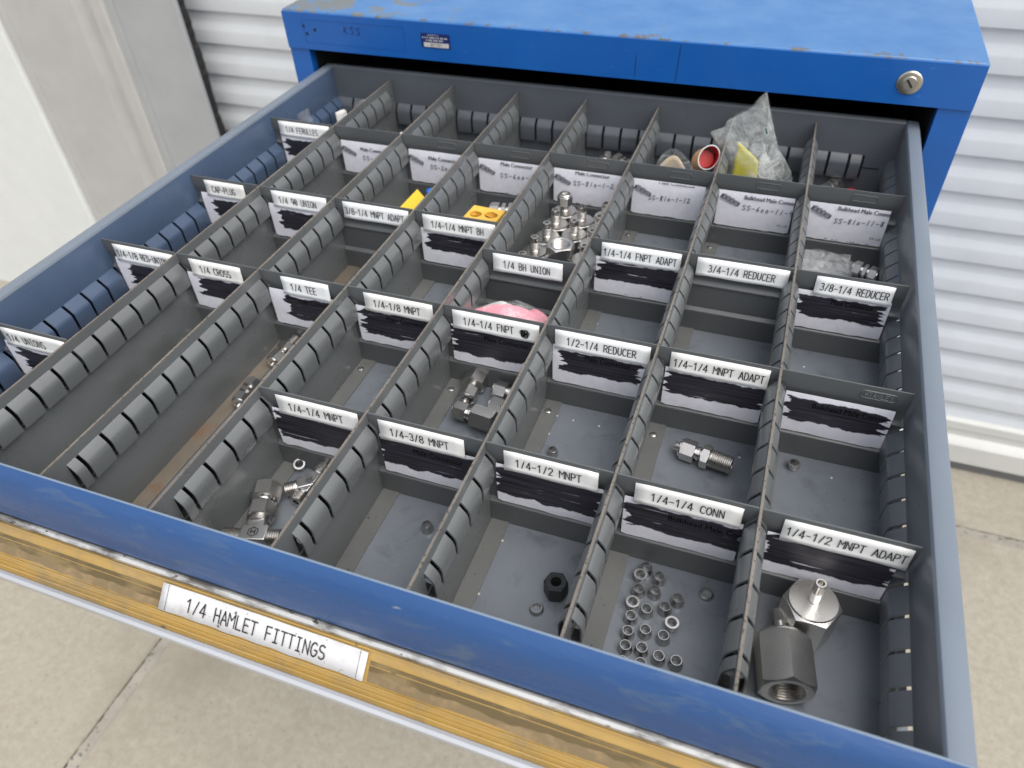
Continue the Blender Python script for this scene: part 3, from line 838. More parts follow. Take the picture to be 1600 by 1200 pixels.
y0 = YF - .0160                                  # label channel: worn lip, sloping face, rounded pull
hx0, hx1 = -.0095, .6935
lip = [(YF - .0112, .0436), (YF - .0130, .0452), (YF - .0150, .0456), (YF - .0166, .0442), (YF - .0166, .0418), (YF - .0158, .0404), (YF - .0112, .0404)]
b.extr(lip, 'x', hx0, hx1, 'alu')
sl = [(YF - .0112, .0402), (YF - .0160, .0400), (YF - .0186, .0372), (YF - .0218, .0341), (YF - .0225, .0337), (YF - .0364, .0196), (YF - .0370, .0180), (YF - .0112, .0150)]
b.extr(sl, 'x', hx0 + .0004, hx1 - .0004, 'yellowfilm')
pull = [(YF - .0366, .0192), (YF - .0378, .0212), (YF - .0398, .0216), (YF - .0416, .0203), (YF - .0422, .0178), (YF - .0412, .0150), (YF - .0385, .0118), (YF - .0340, .0098), (YF - .0300, .0092), (YF - .0112, .0090), (YF - .0112, .0146), (YF - .0372, .0176)]
b.extr(pull, 'x', hx0, hx1, 'aluclean')
b.build('label_channel', drw, DO, smooth=35)
# film strips and ridges on the sloping face
def SLP(x, t, off=.0004):                        # t = metres down the slope
    return (x, YF - .0160 - t * .7071 - off * .7071, .0400 - t * .7071 + off * .7071)
b = MB()
for t0, t1, o in ((.0004, .0014, .0009), (.0090, .0094, .0006), (.0196, .0204, .0010), (.0232, .0238, .0008), (.0256, .0266, .0011)):
    b.add([SLP(hx0 + .001, t0, 0), SLP(hx1 - .001, t0, 0), SLP(hx1 - .001, t0, o), SLP(hx0 + .001, t0, o), SLP(hx1 - .001, t1, o), SLP(hx0 + .001, t1, o), SLP(hx1 - .001, t1, 0), SLP(hx0 + .001, t1, 0)],
          [(0, 1, 2, 3), (3, 2, 4, 5), (5, 4, 6, 7)], 'yellowfilm')
b.build('film_ridges', drw, DO, smooth=0)
for pa, pb_ in ((hx0 + .002, .2665), (.4085, hx1 - .002)):
    # browned paper strip behind the film, with a torn lower edge and paler torn film below it
    for m_, ta, tb, jig, off_, nm in (('brownfilm', .0068, .0135, .0022, .0003, 'browned_strip'), ('palefilm', .0125, .0185, .0012, .00015, 'torn_film')):
        b = MB(); vv, ff = [], []
        nn = int((pb_ - pa) / .0022)
        for i in range(nn + 1):
            x = pa + (pb_ - pa) * i / nn
            q = mnoise.noise(Vector((x * 38, ta * 900, 2.0))) + .5 * mnoise.noise(Vector((x * 170, 4.0, ta * 70)))
            vv += [SLP(x, ta, off_), SLP(x, (ta + tb) / 2, off_ + .0001), SLP(x, tb + jig * q, off_)]
        for i in range(nn):
            for q in range(2):
                a = i * 3 + q; ff.append((a, a + 1, a + 4, a + 3))
        b.add(vv, ff, m_)
        b.build(nm, drw, DO, smooth=60)
b = MB()
lx0, lx1 = .2680, .4068
nn = 24
vv, ff = [], []
for i in range(nn + 1):
    x = lx0 + (lx1 - lx0) * i / nn
    cu = .0012 if i in (0, nn) else 0.0004 + .0002 * math.sin(i * .9)
    for t in (.0024, .0100, .0186 + .0003 * math.sin(i * 1.7)):
        vv.append(SLP(x, t, .0008 + cu))
for i in range(nn):
    for q in range(2):
        a = i * 3 + q; ff.append((a, a + 1, a + 4, a + 3))
b.add(vv, ff, 'frontlabel')
lab = b.build('front_label', drw, DO, smooth=40)
sm = lab.modifiers.new('thickness', 'SOLIDIFY'); sm.thickness = .0004; sm.offset = -1
b = MB()
PS = lambda x, t: SLP(x, -t, .0018)
mono(b, '1/4 HAMLET FITTINGS', .2865, .3815, -.0108, .0078, 'ink', PS, .00082)
for x in (.2722, .4022):
    b.add([PS(x, -.0184), PS(x + .0003, -.0184), PS(x + .0003, -.0026), PS(x, -.0026)], [(0, 1, 2, 3)], 'inkgrey')
b.build('lettering', lab, DO, smooth=0)
b = MB()
random.seed(5)
for x, t, r in ((.3205, .0058, .0010), (.3110, .0165, .0010), (.3125, .0150, .0006), (.3280, .0040, .0005), (.366, .016, .0005)):
    pts = [(x + r * random.uniform(.5, 1.2) * math.cos(a * .9), -t + r * random.uniform(.5, 1.3) * math.sin(a * .9)) for a in range(7)]
    b.add([SLP(p, -q, .0019) for p, q in pts], [tuple(range(7))], 'edge')
b.build('stains', lab, DO, smooth=0)

# ------------------------------------------------------------------ partitions
NAMES = ['leftmost slotted grey partition, between the UNIONS and CROSS columns',
         'slotted grey partition between the CROSS and TEE columns',
         'slotted grey partition between the TEE column and 1/4-1/8 MNPT column',
         'slotted grey partition between 1/4-1/8 MNPT column and the BH UNION column',
         'slotted grey partition between the BH UNION column and 1/2-1/4 REDUCER column',
         'slotted grey partition between 1/2-1/4 REDUCER column and the CONN column',
         'rightmost slotted grey partition, between CONN column and 3/8-1/4 REDUCER column']
cuts = [SY + SP * k for k in range(-4, 25)]
YE = .5420
def partition(k):
    x0 = PX * (k + 1)
    t = thing('drawer_partition', NAMES[k], 'partition', (x0, .23, 0), 'slotted partitions running front to back')
    random.seed(k)
    p = MB()
    h = .0009
    p.box(x0 - h, x0 + h, -.0965, YB - .001, .0010, .0460, 'grey')
    p.box(x0 - h, x0 + h, -.0965, YB - .001, .0680, HP - .0006, 'grey')
    p.box(x0 - h + .0001, x0 + h - .0001, -.0965, YB - .001, HP - .0006, HP, 'edge')
    p.box(x0 - h, x0 + h, -.0965, -.0782, .0460, .0680, 'grey')
    p.box(x0 - h, x0 + h, YE, YB - .001, .0460, .0680, 'grey')
    for s in (-1, 1):
        o = [(.0004, .0690), (.0015, .0682), (.0050, .0632), (.0062, .0606), (.0066, .0578), (.0066, .0480), (.0060, .0462), (.0004, .0452)]
        i = [(.0004, .0674), (.0009, .0670), (.0041, .0625), (.0052, .0601), (.0056, .0576), (.0056, .0484), (.0052, .0472), (.0004, .0463)]
        mapf = lambda a, q, c, s=s: (x0 + s * a, c, q)
        s0 = -.0780
        for cpos in cuts + [None]:
            e = YE if cpos is None else cpos - .0014
            if e > YE: e = YE
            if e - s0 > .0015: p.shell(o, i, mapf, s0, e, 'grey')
            if cpos is not None: s0 = cpos + .0014
            if s0 > YE: break
        # pale specks under the slots
        for cpos in cuts[:-2]:
            if random.random() < .8:
                p.box(x0 + s * .0012 - .0004, x0 + s * .0012 + .0004, cpos - .0005, cpos + .0004, .0436, .0446, 'chip')
    p.build('slotted_sheet', t, t.location, smooth=40)
    p = MB()
    m = 'rusty' if k == 1 else 'flange'
    p.box(x0 + h, x0 + .0142, -.0955, YB - .004, .0002, .0013, m)
    p.build('foot_flange', t, t.location, smooth=0, bev=.0003)
    for ys in (.1277, .405, -.088):
        q = MB()
        T = Matrix.Translation((x0 + .0066, ys, .0013))
        q.lathe([(0, .0016), (.0014, .0015), (.0026, .0009), (.0029, 0)], 'zinc', T, 20)
        q.box(-.0019, .0019, -.00028, .00028, .0010, .00166, 'sealgrey', T @ rz(40 + 30 * k))
        q.build('screw', t, t.location)
    return t
for k in range(7): partition(k)

# ------------------------------------------------------------------ cross dividers
DP = [(0, HD), (0, .0680), (.0006, .0645), (.0016, .0610), (.0026, .0570), (.0026, .0520), (.0014, .0500), (-.0004, .0488), (-.0006, .0478), (.0004, .0468), (.0012, .0440), (.0012, .0262), (.0016, .0236), (.0006, .0226), (-.0014, .0212), (-.0017, .0200), (-.0014, .0190), (-.0014, .0004)]
DPB = [(y + .0010, z) for y, z in DP[::-1]]
_body = {}
def cross_divider(col, row, text=None, tape=None, tx=None, card=None, mark=None, ghost=None, extra=None, emboss=None, label=''):
    yr = ROW[row]
    x0 = PX * col + (.0012 if col else .0024); x1 = PX * (col + 1) - .0012 if col < 7 else .6790
    xm = (x0 + x1) / 2
    t = thing('cross_divider', label, 'divider', (xm, yr, 0), 'cross dividers between the partitions')
    key = round(x1 - x0, 5)
    if key in _body:
        o = bpy.data.objects.new('divider_plate', _body[key]); COL.objects.link(o); o.parent = t
    else:
        p = MB()
        p.extr([(yr + a, z) for a, z in DP + DPB], 'x', x0, x1, 'greylite')
        o = p.build('divider_plate', t, t.location, smooth=32)
        _body[key] = o.data
    if card:
        p = MB()
        random.seed(col * 17 + ord(row))
        c0, c1 = PX * col + .0062, PX * (col + 1) - .0062
        if col == 0: c0 = .0105
        if col == 7: c1 = .6725
        c0 += random.uniform(-.001, .0015); c1 += random.uniform(-.0015, .001)
        nx = 22
        zt_ = .0604 if row != 't' else .0618
        vv, uv1, uv2, ff, fu1, fu2 = [], [], [], [], [], []
        so = random.uniform(0, 50)
        mk = mark or (2, 3, 2, 3)
        nz_ = 7
        for i in range(nx + 1):
            x = c0 + (c1 - c0) * i / nx
            zb = .0238 + .0009 * mnoise.noise(Vector((x * 110, col * 3.1 + ord(row), 0))) + (.0010 if i in (0, nx) else 0)
            for j in range(nz_ + 1):
                z = zt_ + (zb - zt_) * j / nz_
                yy = yr - .0004 - .0005 * math.sin(math.pi * j / nz_) - .0009 * max(0, j / nz_ - .6) * (1.4 if i in (0, 1, nx) else .8) + .00025 * mnoise.noise(Vector((x * 60, z * 90, so)))
                if z > .058: yy = min(yy + .0006, yr + .0006)
                vv.append((x, yy - .0004, z))
                uv1.append(((x - mk[0]) / (mk[1] - mk[0]), (z - mk[2]) / (mk[3] - mk[2])))
                uv2.append((x * 40 + so, z * 80 + so))
        for i in range(nx):
            for j in range(nz_):
                a = i * (nz_ + 1) + j
                ff.append((a, a + 1, a + nz_ + 2, a + nz_ + 1))
        p.add(vv, ff, 'marked')
        o = p.build('card', t, t.location, smooth=60)
        for nm, uu in (('mark', uv1), ('rnd', uv2)):
            L = o.data.uv_layers.new(name=nm)
            for pl in o.data.polygons:
                for li in pl.loop_indices: L.data[li].uv = uu[o.data.loops[li].vertex_index]
        cardo = o
        PC = lambda x, z: (x, yr - .0021, z)
        if extra or ghost:
            q = MB()
            if ghost:
                gx0, gx1, gz, gt = ghost
                prop(q, gt, gx0, gx1, gz, .0046, 'inkgloss', PC, 0.0)
            if extra: extra(q, PC)
            q.build('print', cardo, t.location, smooth=0)
    if text:
        tx0, tx1 = tape
        p = MB()
        vv, ff = [], []
        nx = 8
        for i in range(nx + 1):
            x = tx0 + (tx1 - tx0) * i / nx
            li = .0003 if i in (0, nx) else 0
            for (a, z) in ((-.0006, .0757), (-.0007, .0700), (-.0009, .0640), (-.0013, .0612), (-.0020, .0588)):
                vv.append((x, yr + a - li - .0003 * (card is not None), z + (.0003 * math.sin(i * 1.3 + col) if z < .06 else 0)))
        for i in range(nx):
            for j in range(4):
                a = i * 5 + j; ff.append((a, a + 1, a + 6, a + 5))
        p.add(vv, ff, 'tagwhite')
        o = p.build('label_tape', t, t.location, smooth=40)
        s = o.modifiers.new('thickness', 'SOLIDIFY'); s.thickness = .0002; s.offset = 1
        p = MB()
        PT = lambda x, z: (x, yr - .00185, z)
        mono(p, text, tx[0], tx[1], .0666, .0067, 'ink', PT)
        if text == '1/4-1/4 FNPT':
            n = 18
            pts = [(.4088 + .0040 * (1 + .10 * math.sin(3 * a) + .06 * math.sin(7 * a)) * math.cos(a), .0655 + .0046 * (1 + .10 * math.sin(3 * a) + .06 * math.cos(5 * a)) * math.sin(a)) for a in [2 * math.pi * i / n for i in range(n)]]
            pb = MB()
            pb.add([PT(*c_) for c_ in pts], [tuple(range(n))], 'sealgrey')
            prop(pb, 'BH', .4060, .4114, .0658, .0058, 'inkgloss', lambda x, z: (x, yr - .0020, z), .05)
        p.build('lettering', o, t.location, smooth=0)
        if text == '1/4-1/4 FNPT': pb.build('scribbled_blot', o, t.location, smooth=0)
    if emboss:
        ex0, ex1, words = emboss
        p = MB()
        PE = lambda x, z: (x, yr - .00045, z)
        if words: mono(p, words, ex0 + .0022, ex1 - .0022, .0707, .0040, 'embossed', PE, .0004)
        rr = rrect(ex0, ex1, .0675, .0739, .0022, 4)
        for (ax, az), (bx, bz) in zip(rr, rr[1:] + rr[:1]):
            dd = Vector((bx - ax, bz - az)); L = dd.length or 1e-6
            nx_, nz2 = -dd.y / L * .0003, dd.x / L * .0003
            p.add([(ax - nx_, yr + .0001, az - nz2), (bx - nx_, yr + .0001, bz - nz2), (bx, yr - .0006, bz), (ax, yr - .0006, az), (bx + nx_, yr + .0001, bz + nz2), (ax + nx_, yr + .0001, az + nz2)], [(0, 1, 2, 3), (3, 2, 4, 5)], 'greylite')
        o = p.build('embossed_badge', t, t.location, smooth=0)
        s = o.modifiers.new('thickness', 'SOLIDIFY'); s.thickness = .0003
    return t

def icon(q, P, x, z, s=1.0, kind='male'):
    """small printed picture of a tube fitting, tilted down to the right"""
    ca, sa = math.cos(R(-24)), math.sin(R(-24))
    def pt(a, b): return P(x + s * (a * ca - b * sa), z + s * (a * sa + b * ca))
    segs = [(-.0095, -.0078, .0024, 'inkgrey'), (-.0078, -.0030, .0034, 'inkmid'), (-.0030, -.0020, .0022, 'inkgrey'), (-.0020, .0012, .0034, 'inkmid'), (.0012, .0020, .0021, 'inkgrey'), (.0020, .0075, .0025, 'inkmid'), (.0075, .0086, .0020, 'inkgrey')]
    if kind == 'bulk':
        segs = [(-.0105, -.0088, .0024, 'inkgrey'), (-.0088, -.0055, .0033, 'inkmid'), (-.0055, -.0045, .0022, 'inkgrey'), (-.0045, -.0012, .0034, 'inkmid'), (-.0012, -.0002, .0021, 'inkgrey'), (-.0002, .0028, .0034, 'inkmid'), (.0028, .0038, .0021, 'inkgrey'), (.0038, .0080, .0026, 'inkmid'), (.0080, .0094, .0022, 'inkgrey')]
    for a, b_, r, m in segs:
        q.add([pt(a, -r), pt(b_, -r), pt(b_, r), pt(a, r)], [(0, 1, 2, 3)], m)
        if r > .003:
            for yy in (-.0012, .0012):
                q.add([pt(a, yy - .0002), pt(b_, yy - .0002), pt(b_, yy + .0002), pt(a, yy + .0002)], [(0, 1, 2, 3)], 'inkgrey')
        for xx in ([a + .001 * k for k in range(1, int((b_ - a) / .001))] if .0024 < r < .0030 else []):
            q.add([pt(xx - .00012, -r), pt(xx + .00012, -r), pt(xx + .00012, r), pt(xx - .00012, r)], [(0, 1, 2, 3)], 'inkgrey')

def printed(col, head, hx, htop, code, cx, cz, ckind='male', foot=None):
    def ex(q, P):
        c0 = PX * col
        icon(q, P, c0 + (.0165 if ckind == 'male' else .0185), .0500 if ckind == 'male' else .0525, 1.0, ckind)
        prop(q, head, hx[0], hx[1], htop, .0042, 'inkgrey', P, 0.0, cut=(.02, .0617))
        hand(q, code, cx[0], cx[1], cz[0], cz[1], .0052, 'inkgrey', P)
        if foot: prop(q, foot[0], foot[1], foot[2], .0238, .0042, 'inkgrey', P, 0.0, cut=(.0252, .04))
        if ckind == 'bulk': hand(q, 'SS-08', c0 + .066, c0 + .076, .0312, .0312, .002, 'inkgrey', P, .0003)
    return ex
D = cross_divider
DK = 'with blacked-out card, labelled'
# front row
D(0, 'u', '1/4 UNIONS', (.0155, .0815), (.0193, .0576), True, (.022, .095, .032, .056), label=f'cross divider {DK} 1/4 UNIONS')
D(3, 'u', '1/4-1/4 MNPT', (.2698, .3341), (.2785, .3215), True, (.262, .345, .032, .0585), label=f'cross divider {DK} 1/4-1/4 MNPT, front row, torn card')
D(4, 'u', '1/4-3/8 MNPT', (.3494, .4112), (.3573, .4000), True, (.345, .425, .033, .0590), (.373, .409, .0530, 'Male Connector'), label=f'cross divider {DK} 1/4-3/8 MNPT, front row')
D(5, 'u', '1/4-1/2 MNPT', (.4384, .5001), (.4461, .4895), True, (.431, .505, .031, .0575), label=f'cross divider {DK} 1/4-1/2 MNPT, front row')
D(6, 'u', '1/4-1/4 CONN', (.5228, .5860), (.5328, .5763), True, (.520, .592, .034, .0565), (.545, .589, .0515, 'Bulkhead Male Con'), label=f'cross divider {DK} 1/4-1/4 CONN, front row')
D(7, 'u', '1/4-1/2 MNPT ADAPT', (.6086, .6763), (.6110, .6745), True, (.600, .672, .034, .0590), label=f'cross divider {DK} 1/4-1/2 MNPT ADAPT')
# second row
D(0, 'r', '1/4-1/8 RED-UNION', (.0150, .0815), (.0170, .0729), True, (.022, .095, .034, .056), label=f'cross divider {DK} 1/4-1/8 RED-UNION')
D(1, 'r', '1/4 CROSS', (.0987, .1522), (.1081, .1402), True, (.101, .165, .036, .057), emboss=(.128, .150, ''), label=f'cross divider {DK} 1/4 CROSS')
D(2, 'r', '1/4 TEE', (.1926, .2383), (.2006, .2254), True, (.191, .250, .033, .056), (.205, .240, .0535, 'Male Connector'), label=f'cross divider {DK} 1/4 TEE')
D(3, 'r', '1/4-1/8 MNPT', (.2709, .3321), (.2790, .3207), True, (.265, .345, .033, .0580), (.289, .326, .0535, 'Male Connector'), label=f'cross divider {DK} 1/4-1/8 MNPT')
D(4, 'r', '1/4-1/4 FNPT', (.3491, .4205), (.3580, .3997), True, (.345, .418, .032, .0585), (.375, .412, .0535, 'Male Connector'), label='cross divider labelled 1/4-1/4 FNPT with a scribbled-out blot on its tape')
D(5, 'r', '1/2-1/4 REDUCER', (.4331, .5053), (.4422, .4951), True, (.437, .500, .036, .0575), (.457, .492, .0540, 'Male Connector'), label=f'cross divider {DK} 1/2-1/4 REDUCER')
D(6, 'r', '1/4-1/4 MNPT ADAPT', (.5201, .5887), (.5225, .5860), True, (.519, .590, .036, .0570), label=f'cross divider {DK} 1/4-1/4 MNPT ADAPT')
D(7, 'r', card=True, mark=(.604, .670, .035, .0565), ghost=(.621, .670, .0525, 'Bulkhead Male Connec'), emboss=(.648, .670, 'STANLEY'), label='cross divider without tape label, embossed badge above its blacked-out card')
# third row
D(0, 'q', 'CAP-PLUG', (.0191, .0670), (.0268, .0547), True, (.022, .078, .036, .055), label=f'cross divider {DK} CAP-PLUG')
D(1, 'q', '1/4 90 UNION', (.0994, .1618), (.1067, .1494), True, (.101, .170, .034, .056), label=f'cross divider {DK} 1/4 90 UNION')
D(2, 'q', '3/8-1/4 MNPT ADAPT', (.1797, .2498), (.1815, .2445), label='bare grey cross divider labelled 3/8-1/4 MNPT ADAPT, no card')
D(3, 'q', '1/4-1/4 MNPT BH', (.2644, .3368), (.2728, .3251), True, (.266, .345, .038, .0570), (.289, .325, .0545, 'Male Connector'), label=f'cross divider {DK} 1/4-1/4 MNPT BH')
D(4, 'b', '1/4 BH UNION', (.3511, .4134), (.3604, .4025), label='bare grey cross divider labelled 1/4 BH UNION, no card')
def foot6(q, P): prop(q, 'Male Connector', .459, .496, .0240, .0044, 'inkgrey', P, 0.0, cut=(.0258, .04))
D(5, 'q', '1/4-1/4 FNPT ADAPT', (.4357, .5044), (.4375, .5010), True, (.432, .512, .038, .0575), extra=foot6, label=f'cross divider {DK} 1/4-1/4 FNPT ADAPT')
D(6, 'q', '3/4-1/4 REDUCER', (.5177, .5915), (.5276, .5813), label='bare grey cross divider labelled 3/4-1/4 REDUCER, no card')
D(7, 'q', '3/8-1/4 REDUCER', (.6122, .6703), (.6165, .6675), True, (.603, .668, .036, .0565), (.628, .660, .0535, 'Male Connector'), label=f'cross divider {DK} 3/8-1/4 REDUCER')
# back row
D(0, 't', '1/4 FERULLES', (.0124, .0795), (.0209, .0633), True, (.016, .090, .034, .055), label=f'cross divider {DK} 1/4 FERULLES')
HN = 'cross divider with printed card, handwritten'
D(1, 't', card=True, extra=printed(1, 'Male Connector', (.1165, .1525), .0545, 'SS-100-1', (.1170, .1560), (.0415, .0420)), label='back row cross divider with printed card, leftmost of the printed ones')
D(2, 't', card=True, extra=printed(2, 'Male Connector', (.2014, .2370), .0545, 'SS-200-1-2', (.2020, .2460), (.0415, .0425)), emboss=(.214, .236, ''), label=f'{HN} SS-200-1-2, above the yellow and blue pieces')
D(3, 't', card=True, extra=printed(3, 'Male Connector', (.2870, .3225), .0590, 'SS-600-1', (.2850, .3240), (.0430, .0445), foot=('Male Connector', .291, .329)), emboss=(.298, .320, ''), label=f'{HN} SS-600-1')
D(4, 't', card=True, extra=printed(4, 'Male Connector', (.3697, .4058), .0600, 'SS-810-1-2', (.3672, .4112), (.0455, .0475), foot=('Male Connector', .371, .410)), emboss=(.382, .404, ''), label=f'{HN} SS-810-1-2')
D(5, 't', card=True, extra=printed(5, 'Male Connector', (.4568, .4928), .0620, 'SS-810-1-12', (.4470, .4900), (.0410, .0430)), emboss=(.466, .488, ''), label=f'{HN} SS-810-1-12')
D(6, 't', card=True, extra=printed(6, 'Bulkhead Male Connector', (.5410, .5960), .0575, 'SS-600-11-4', (.5400, .5890), (.0440, .0440), 'bulk'), emboss=(.550, .572, ''), label=f'{HN} SS-600-11-4, before the bag')
D(7, 't', card=True, extra=printed(7, 'Bulkhead Male Connec', (.6268, .6740), .0590, 'SS-810-11-8', (.6257, .6700), (.0430, .0460), 'bulk', foot=('Bulkhead Male Con', .622, .668)), emboss=(.636, .658, ''), label=f'{HN} SS-810-11-8')
#--CONTENTS--
# ------------------------------------------------------------------ fittings and other contents
ID = Matrix.Identity(4)
def tm(x, y, z): return Matrix.Translation((x, y, z))

# cone-shaped ferrules
def ferrule_mesh(name, r0, r1, h, bore, m='ferrulesteel', lip=0.0):
    p = MB()
    prof = [(bore, 0), (r0 - .0002, 0), (r0, .0003), (r0, .0006 + lip), (r1 + .0003, h - .0002), (r1 + .0001, h), (bore + .0002, h), (bore, h - .0003)]
    p.lathe(prof, m, ID, 30, close=True)
    p.lathe([(bore + .0001, h + .00005), (r1 + .00005, h + .00005)], 'steelbright', ID, 30)
    p.lathe([(bore + .0002, -.00005), (r0 - .0001, -.00005)], 'steelbright', ID, 30)
    return p
F0 = None
def ferrule(x, y, flip=False, label='', group=None, z=0.0002, scale=1.0, tilt=None):
    global F0
    if F0 is None:
        F0 = ferrule_mesh('ferrule', .0044, .0032, .0058, .00285).build('ferrule', origin=(0, 0, 0))
        o = F0
    else:
        o = F0.copy(); COL.objects.link(o)
        if 'group' in o: del o['group']
    o.location = (x, y, z + (.0058 * scale if flip else 0)); o.scale = (scale,) * 3
    o.rotation_euler = (math.pi if flip else 0, 0, 0)
    if tilt: o.rotation_euler = (o.rotation_euler[0] + R(tilt[0]), R(tilt[1]), 0); o.location.z += .001
    return tag(o, label, 'ferrule', group)
FG = 'loose ferrules in the 1/4-1/4 CONN compartment'
up = [(.5372,.0076),(.5464,.003),(.5359,-.0097),(.5459,-.0077),(.5437,-.0222),(.5542,-.0169),(.5605,-.0086),(.5356,-.0297),(.5361,-.0401),(.5459,-.036),(.557,-.0364),(.5369,-.0497),(.5464,-.0481),(.5569,-.0501),(.5671,-.0497),(.5376,-.0601),(.5478,-.0578),(.5588,-.0620)]
for x, y in up: ferrule(x, y, False, 'small cone ferrule standing narrow end up, clustered in the CONN compartment', FG)
for x, y in ((.5348,.0006),(.5345,-.0201),(.5602,-.0265),(.5330,-.0700)):
    ferrule(x, y, True, 'small ferrule upside down with wide bright rim up, in CONN compartment', FG)
def flat_ring(x, y, label, ro=.0046):
    p = MB()
    p.lathe([(.0031, 0), (ro - .0004, 0), (ro, .0006), (ro - .0002, .0016), (ro - .0010, .0024), (.0034, .0024), (.0031, .0018)], 'steel', ID, 30, close=True)
    o = p.build('back_ferrule', origin=(0, 0, 0)); o.location = (x, y, .0003)
    return tag(o, label, 'ferrule')
flat_ring(.5768, .0025, 'flat steel ring lying alone at right of the CONN ferrules')
flat_ring(.4782, -.0415, 'flat steel ring on drawer floor in front of the black hex nut')
ferrule(.3869, -.0070, False, 'single dull ferrule alone in compartment in front of 1/4-3/8 MNPT')
ferrule(.4485, .0862, False, 'single dull ferrule behind the 1/4-1/2 MNPT divider')
ferrule(.6199, .1275, True, 'single bright-rimmed ferrule behind the 1/4-1/2 MNPT ADAPT divider')
ferrule(.2729, .0125, True, 'small bright ring beside the smaller steel tee, behind nut', scale=1.05, tilt=(18, 10))

# black hex nut
p = MB()
T = tm(.4862, -.0262, .0004) @ rz(12)
p.hexn(.0068, 0, .0128, 'steeldark', T, hole=.0036, hm='black')
p.lathe([(.0046, .0128), (.0060, .0128), (.0061, .0131), (.0045, .0131)], 'steeldark', T, 30, close=True)
o = p.build('hex_nut', origin=(.4862, -.0262, 0), bev=.0003)
tag(o, 'black oxide hex nut standing on drawer floor in front of 1/4-1/2 MNPT', 'nut')

# big hex adapters: front right compartment
def adapter(name, T, label, flat=.01435, L=.0305, tube=True, open_end=True, stub='tube', group=None, origin=(0, 0, 0), stubl=.018):
    t = thing(name, label, 'fitting', origin, group)
    p = MB()
    p.hexn(flat, 0, L, 'steelmatt', T @ tm(0, 0, L) @ Matrix.Rotation(math.pi, 4, 'X'), hole=flat * .76 if open_end else 0, hole_depth=L * .6, hm='steel', ch0=True)
    p.build('hex_body', t, t.location, smooth=24)
    p = MB()
    p.lathe([(0, L + .0016), (flat * .955, L + .0016), (flat * .97, L + .0010), (flat * .97, L)], 'steel', T, 48)
    p.build('shoulder', t, t.location)
    p = MB()
    b = L + .0016
    if stub == 'tube':
        p.lathe([(.0034, b), (.0034, b + .0006), (.00318, b + .0010), (.00318, b + stubl * .5), (.00325, b + stubl * .5 + .0003), (.00318, b + stubl * .5 + .0006), (.00318, b + stubl - .0004), (.0029, b + stubl), (.0020, b + stubl), (.0019, b + stubl - .010), (0, b + stubl - .010)], 'steelbright', T, 28)
        p.build('tube_stub', t, t.location)
    else:
        p.lathe([(.0046, b), (.0046, b + .0012), (.0040, b + .0018), (.0040, b + .0035)], 'steel', T, 24)
        p.thread(.0046, b + .0030, b + .0098, 'steel', T, .0011)
        p.lathe([(.0040, b + .0098), (.0044, b + .0102), (.0044, b + .0135), (.0036, b + .0152), (.0024, b + .0152), (.0022, b + .010), (0, b + .010)], 'steelbright', T, 24)
        p.build('threaded_stub', t, t.location)
    return t
T1 = tm(.6347, -.0024, .0004) @ rz(0)
adapter('tube_adapter', T1, 'steel hex adapter standing upright with bright tube stub up, in front right compartment', origin=(.6347, -.0024, 0))
ax = Vector((-.176, .984, 0)).normalized()
Zx = ax; Xx = Vector((ax.y, -ax.x, 0)); Yx = Zx.cross(Xx)
Rm = Matrix((Xx, Yx, Zx)).transposed().to_4x4()
T2 = tm(.6278, -.0535, .0147) @ Rm @ rz(30)
adapter('tube_adapter', T2, 'steel hex adapter lying on its side, threaded opening towards the drawer front', L=.0315, origin=(.625, -.035, 0))

# compression fitting pieces along local z
def nut(mb, T, flat, z0, z1, m='steelmatt', nose=0.0015, nose_end=1):
    mb.hexn(flat, z0, z1, m, T)
    if nose:
        if nose_end > 0: mb.lathe([(flat * .95, z1 - .0002), (flat * .93, z1 + nose * .6), (flat * .82, z1 + nose), (flat * .45, z1 + nose), (flat * .43, z1 - .004), (0, z1 - .004)], 'steelbright', T, 36)
        else: mb.lathe([(0, z0 + .004), (flat * .43, z0 + .004), (flat * .45, z0 - nose), (flat * .82, z0 - nose), (flat * .93, z0 - nose * .6), (flat * .95, z0 + .0002)], 'steelbright', T, 36)
def hex_emblem(mb, T, s=.0030):
    """cast hexagon mark with the letter H inside, facing local +z"""
    m = 'steeldark'
    pts = [(s * math.cos(R(60 * i + 30)), s * math.sin(R(60 * i + 30))) for i in range(6)]
    for (ax, ay), (bx, by) in zip(pts, pts[1:] + pts[:1]):
        mb.add([(ax, ay, 0), (bx, by, 0), (bx * .86, by * .86, 0), (ax * .86, ay * .86, 0)], [(0, 1, 2, 3)], m, T)
    h, w = s * .42, s * .16
    for q in ((-s * .42, -s * .42 + w, -h, h), (s * .42 - w, s * .42, -h, h), (-s * .42, s * .42, -w * .5, w * .5)):
        mb.add([(q[0], q[2], 0), (q[1], q[2], 0), (q[1], q[3], 0), (q[0], q[3], 0)], [(0, 1, 2, 3)], m, T)

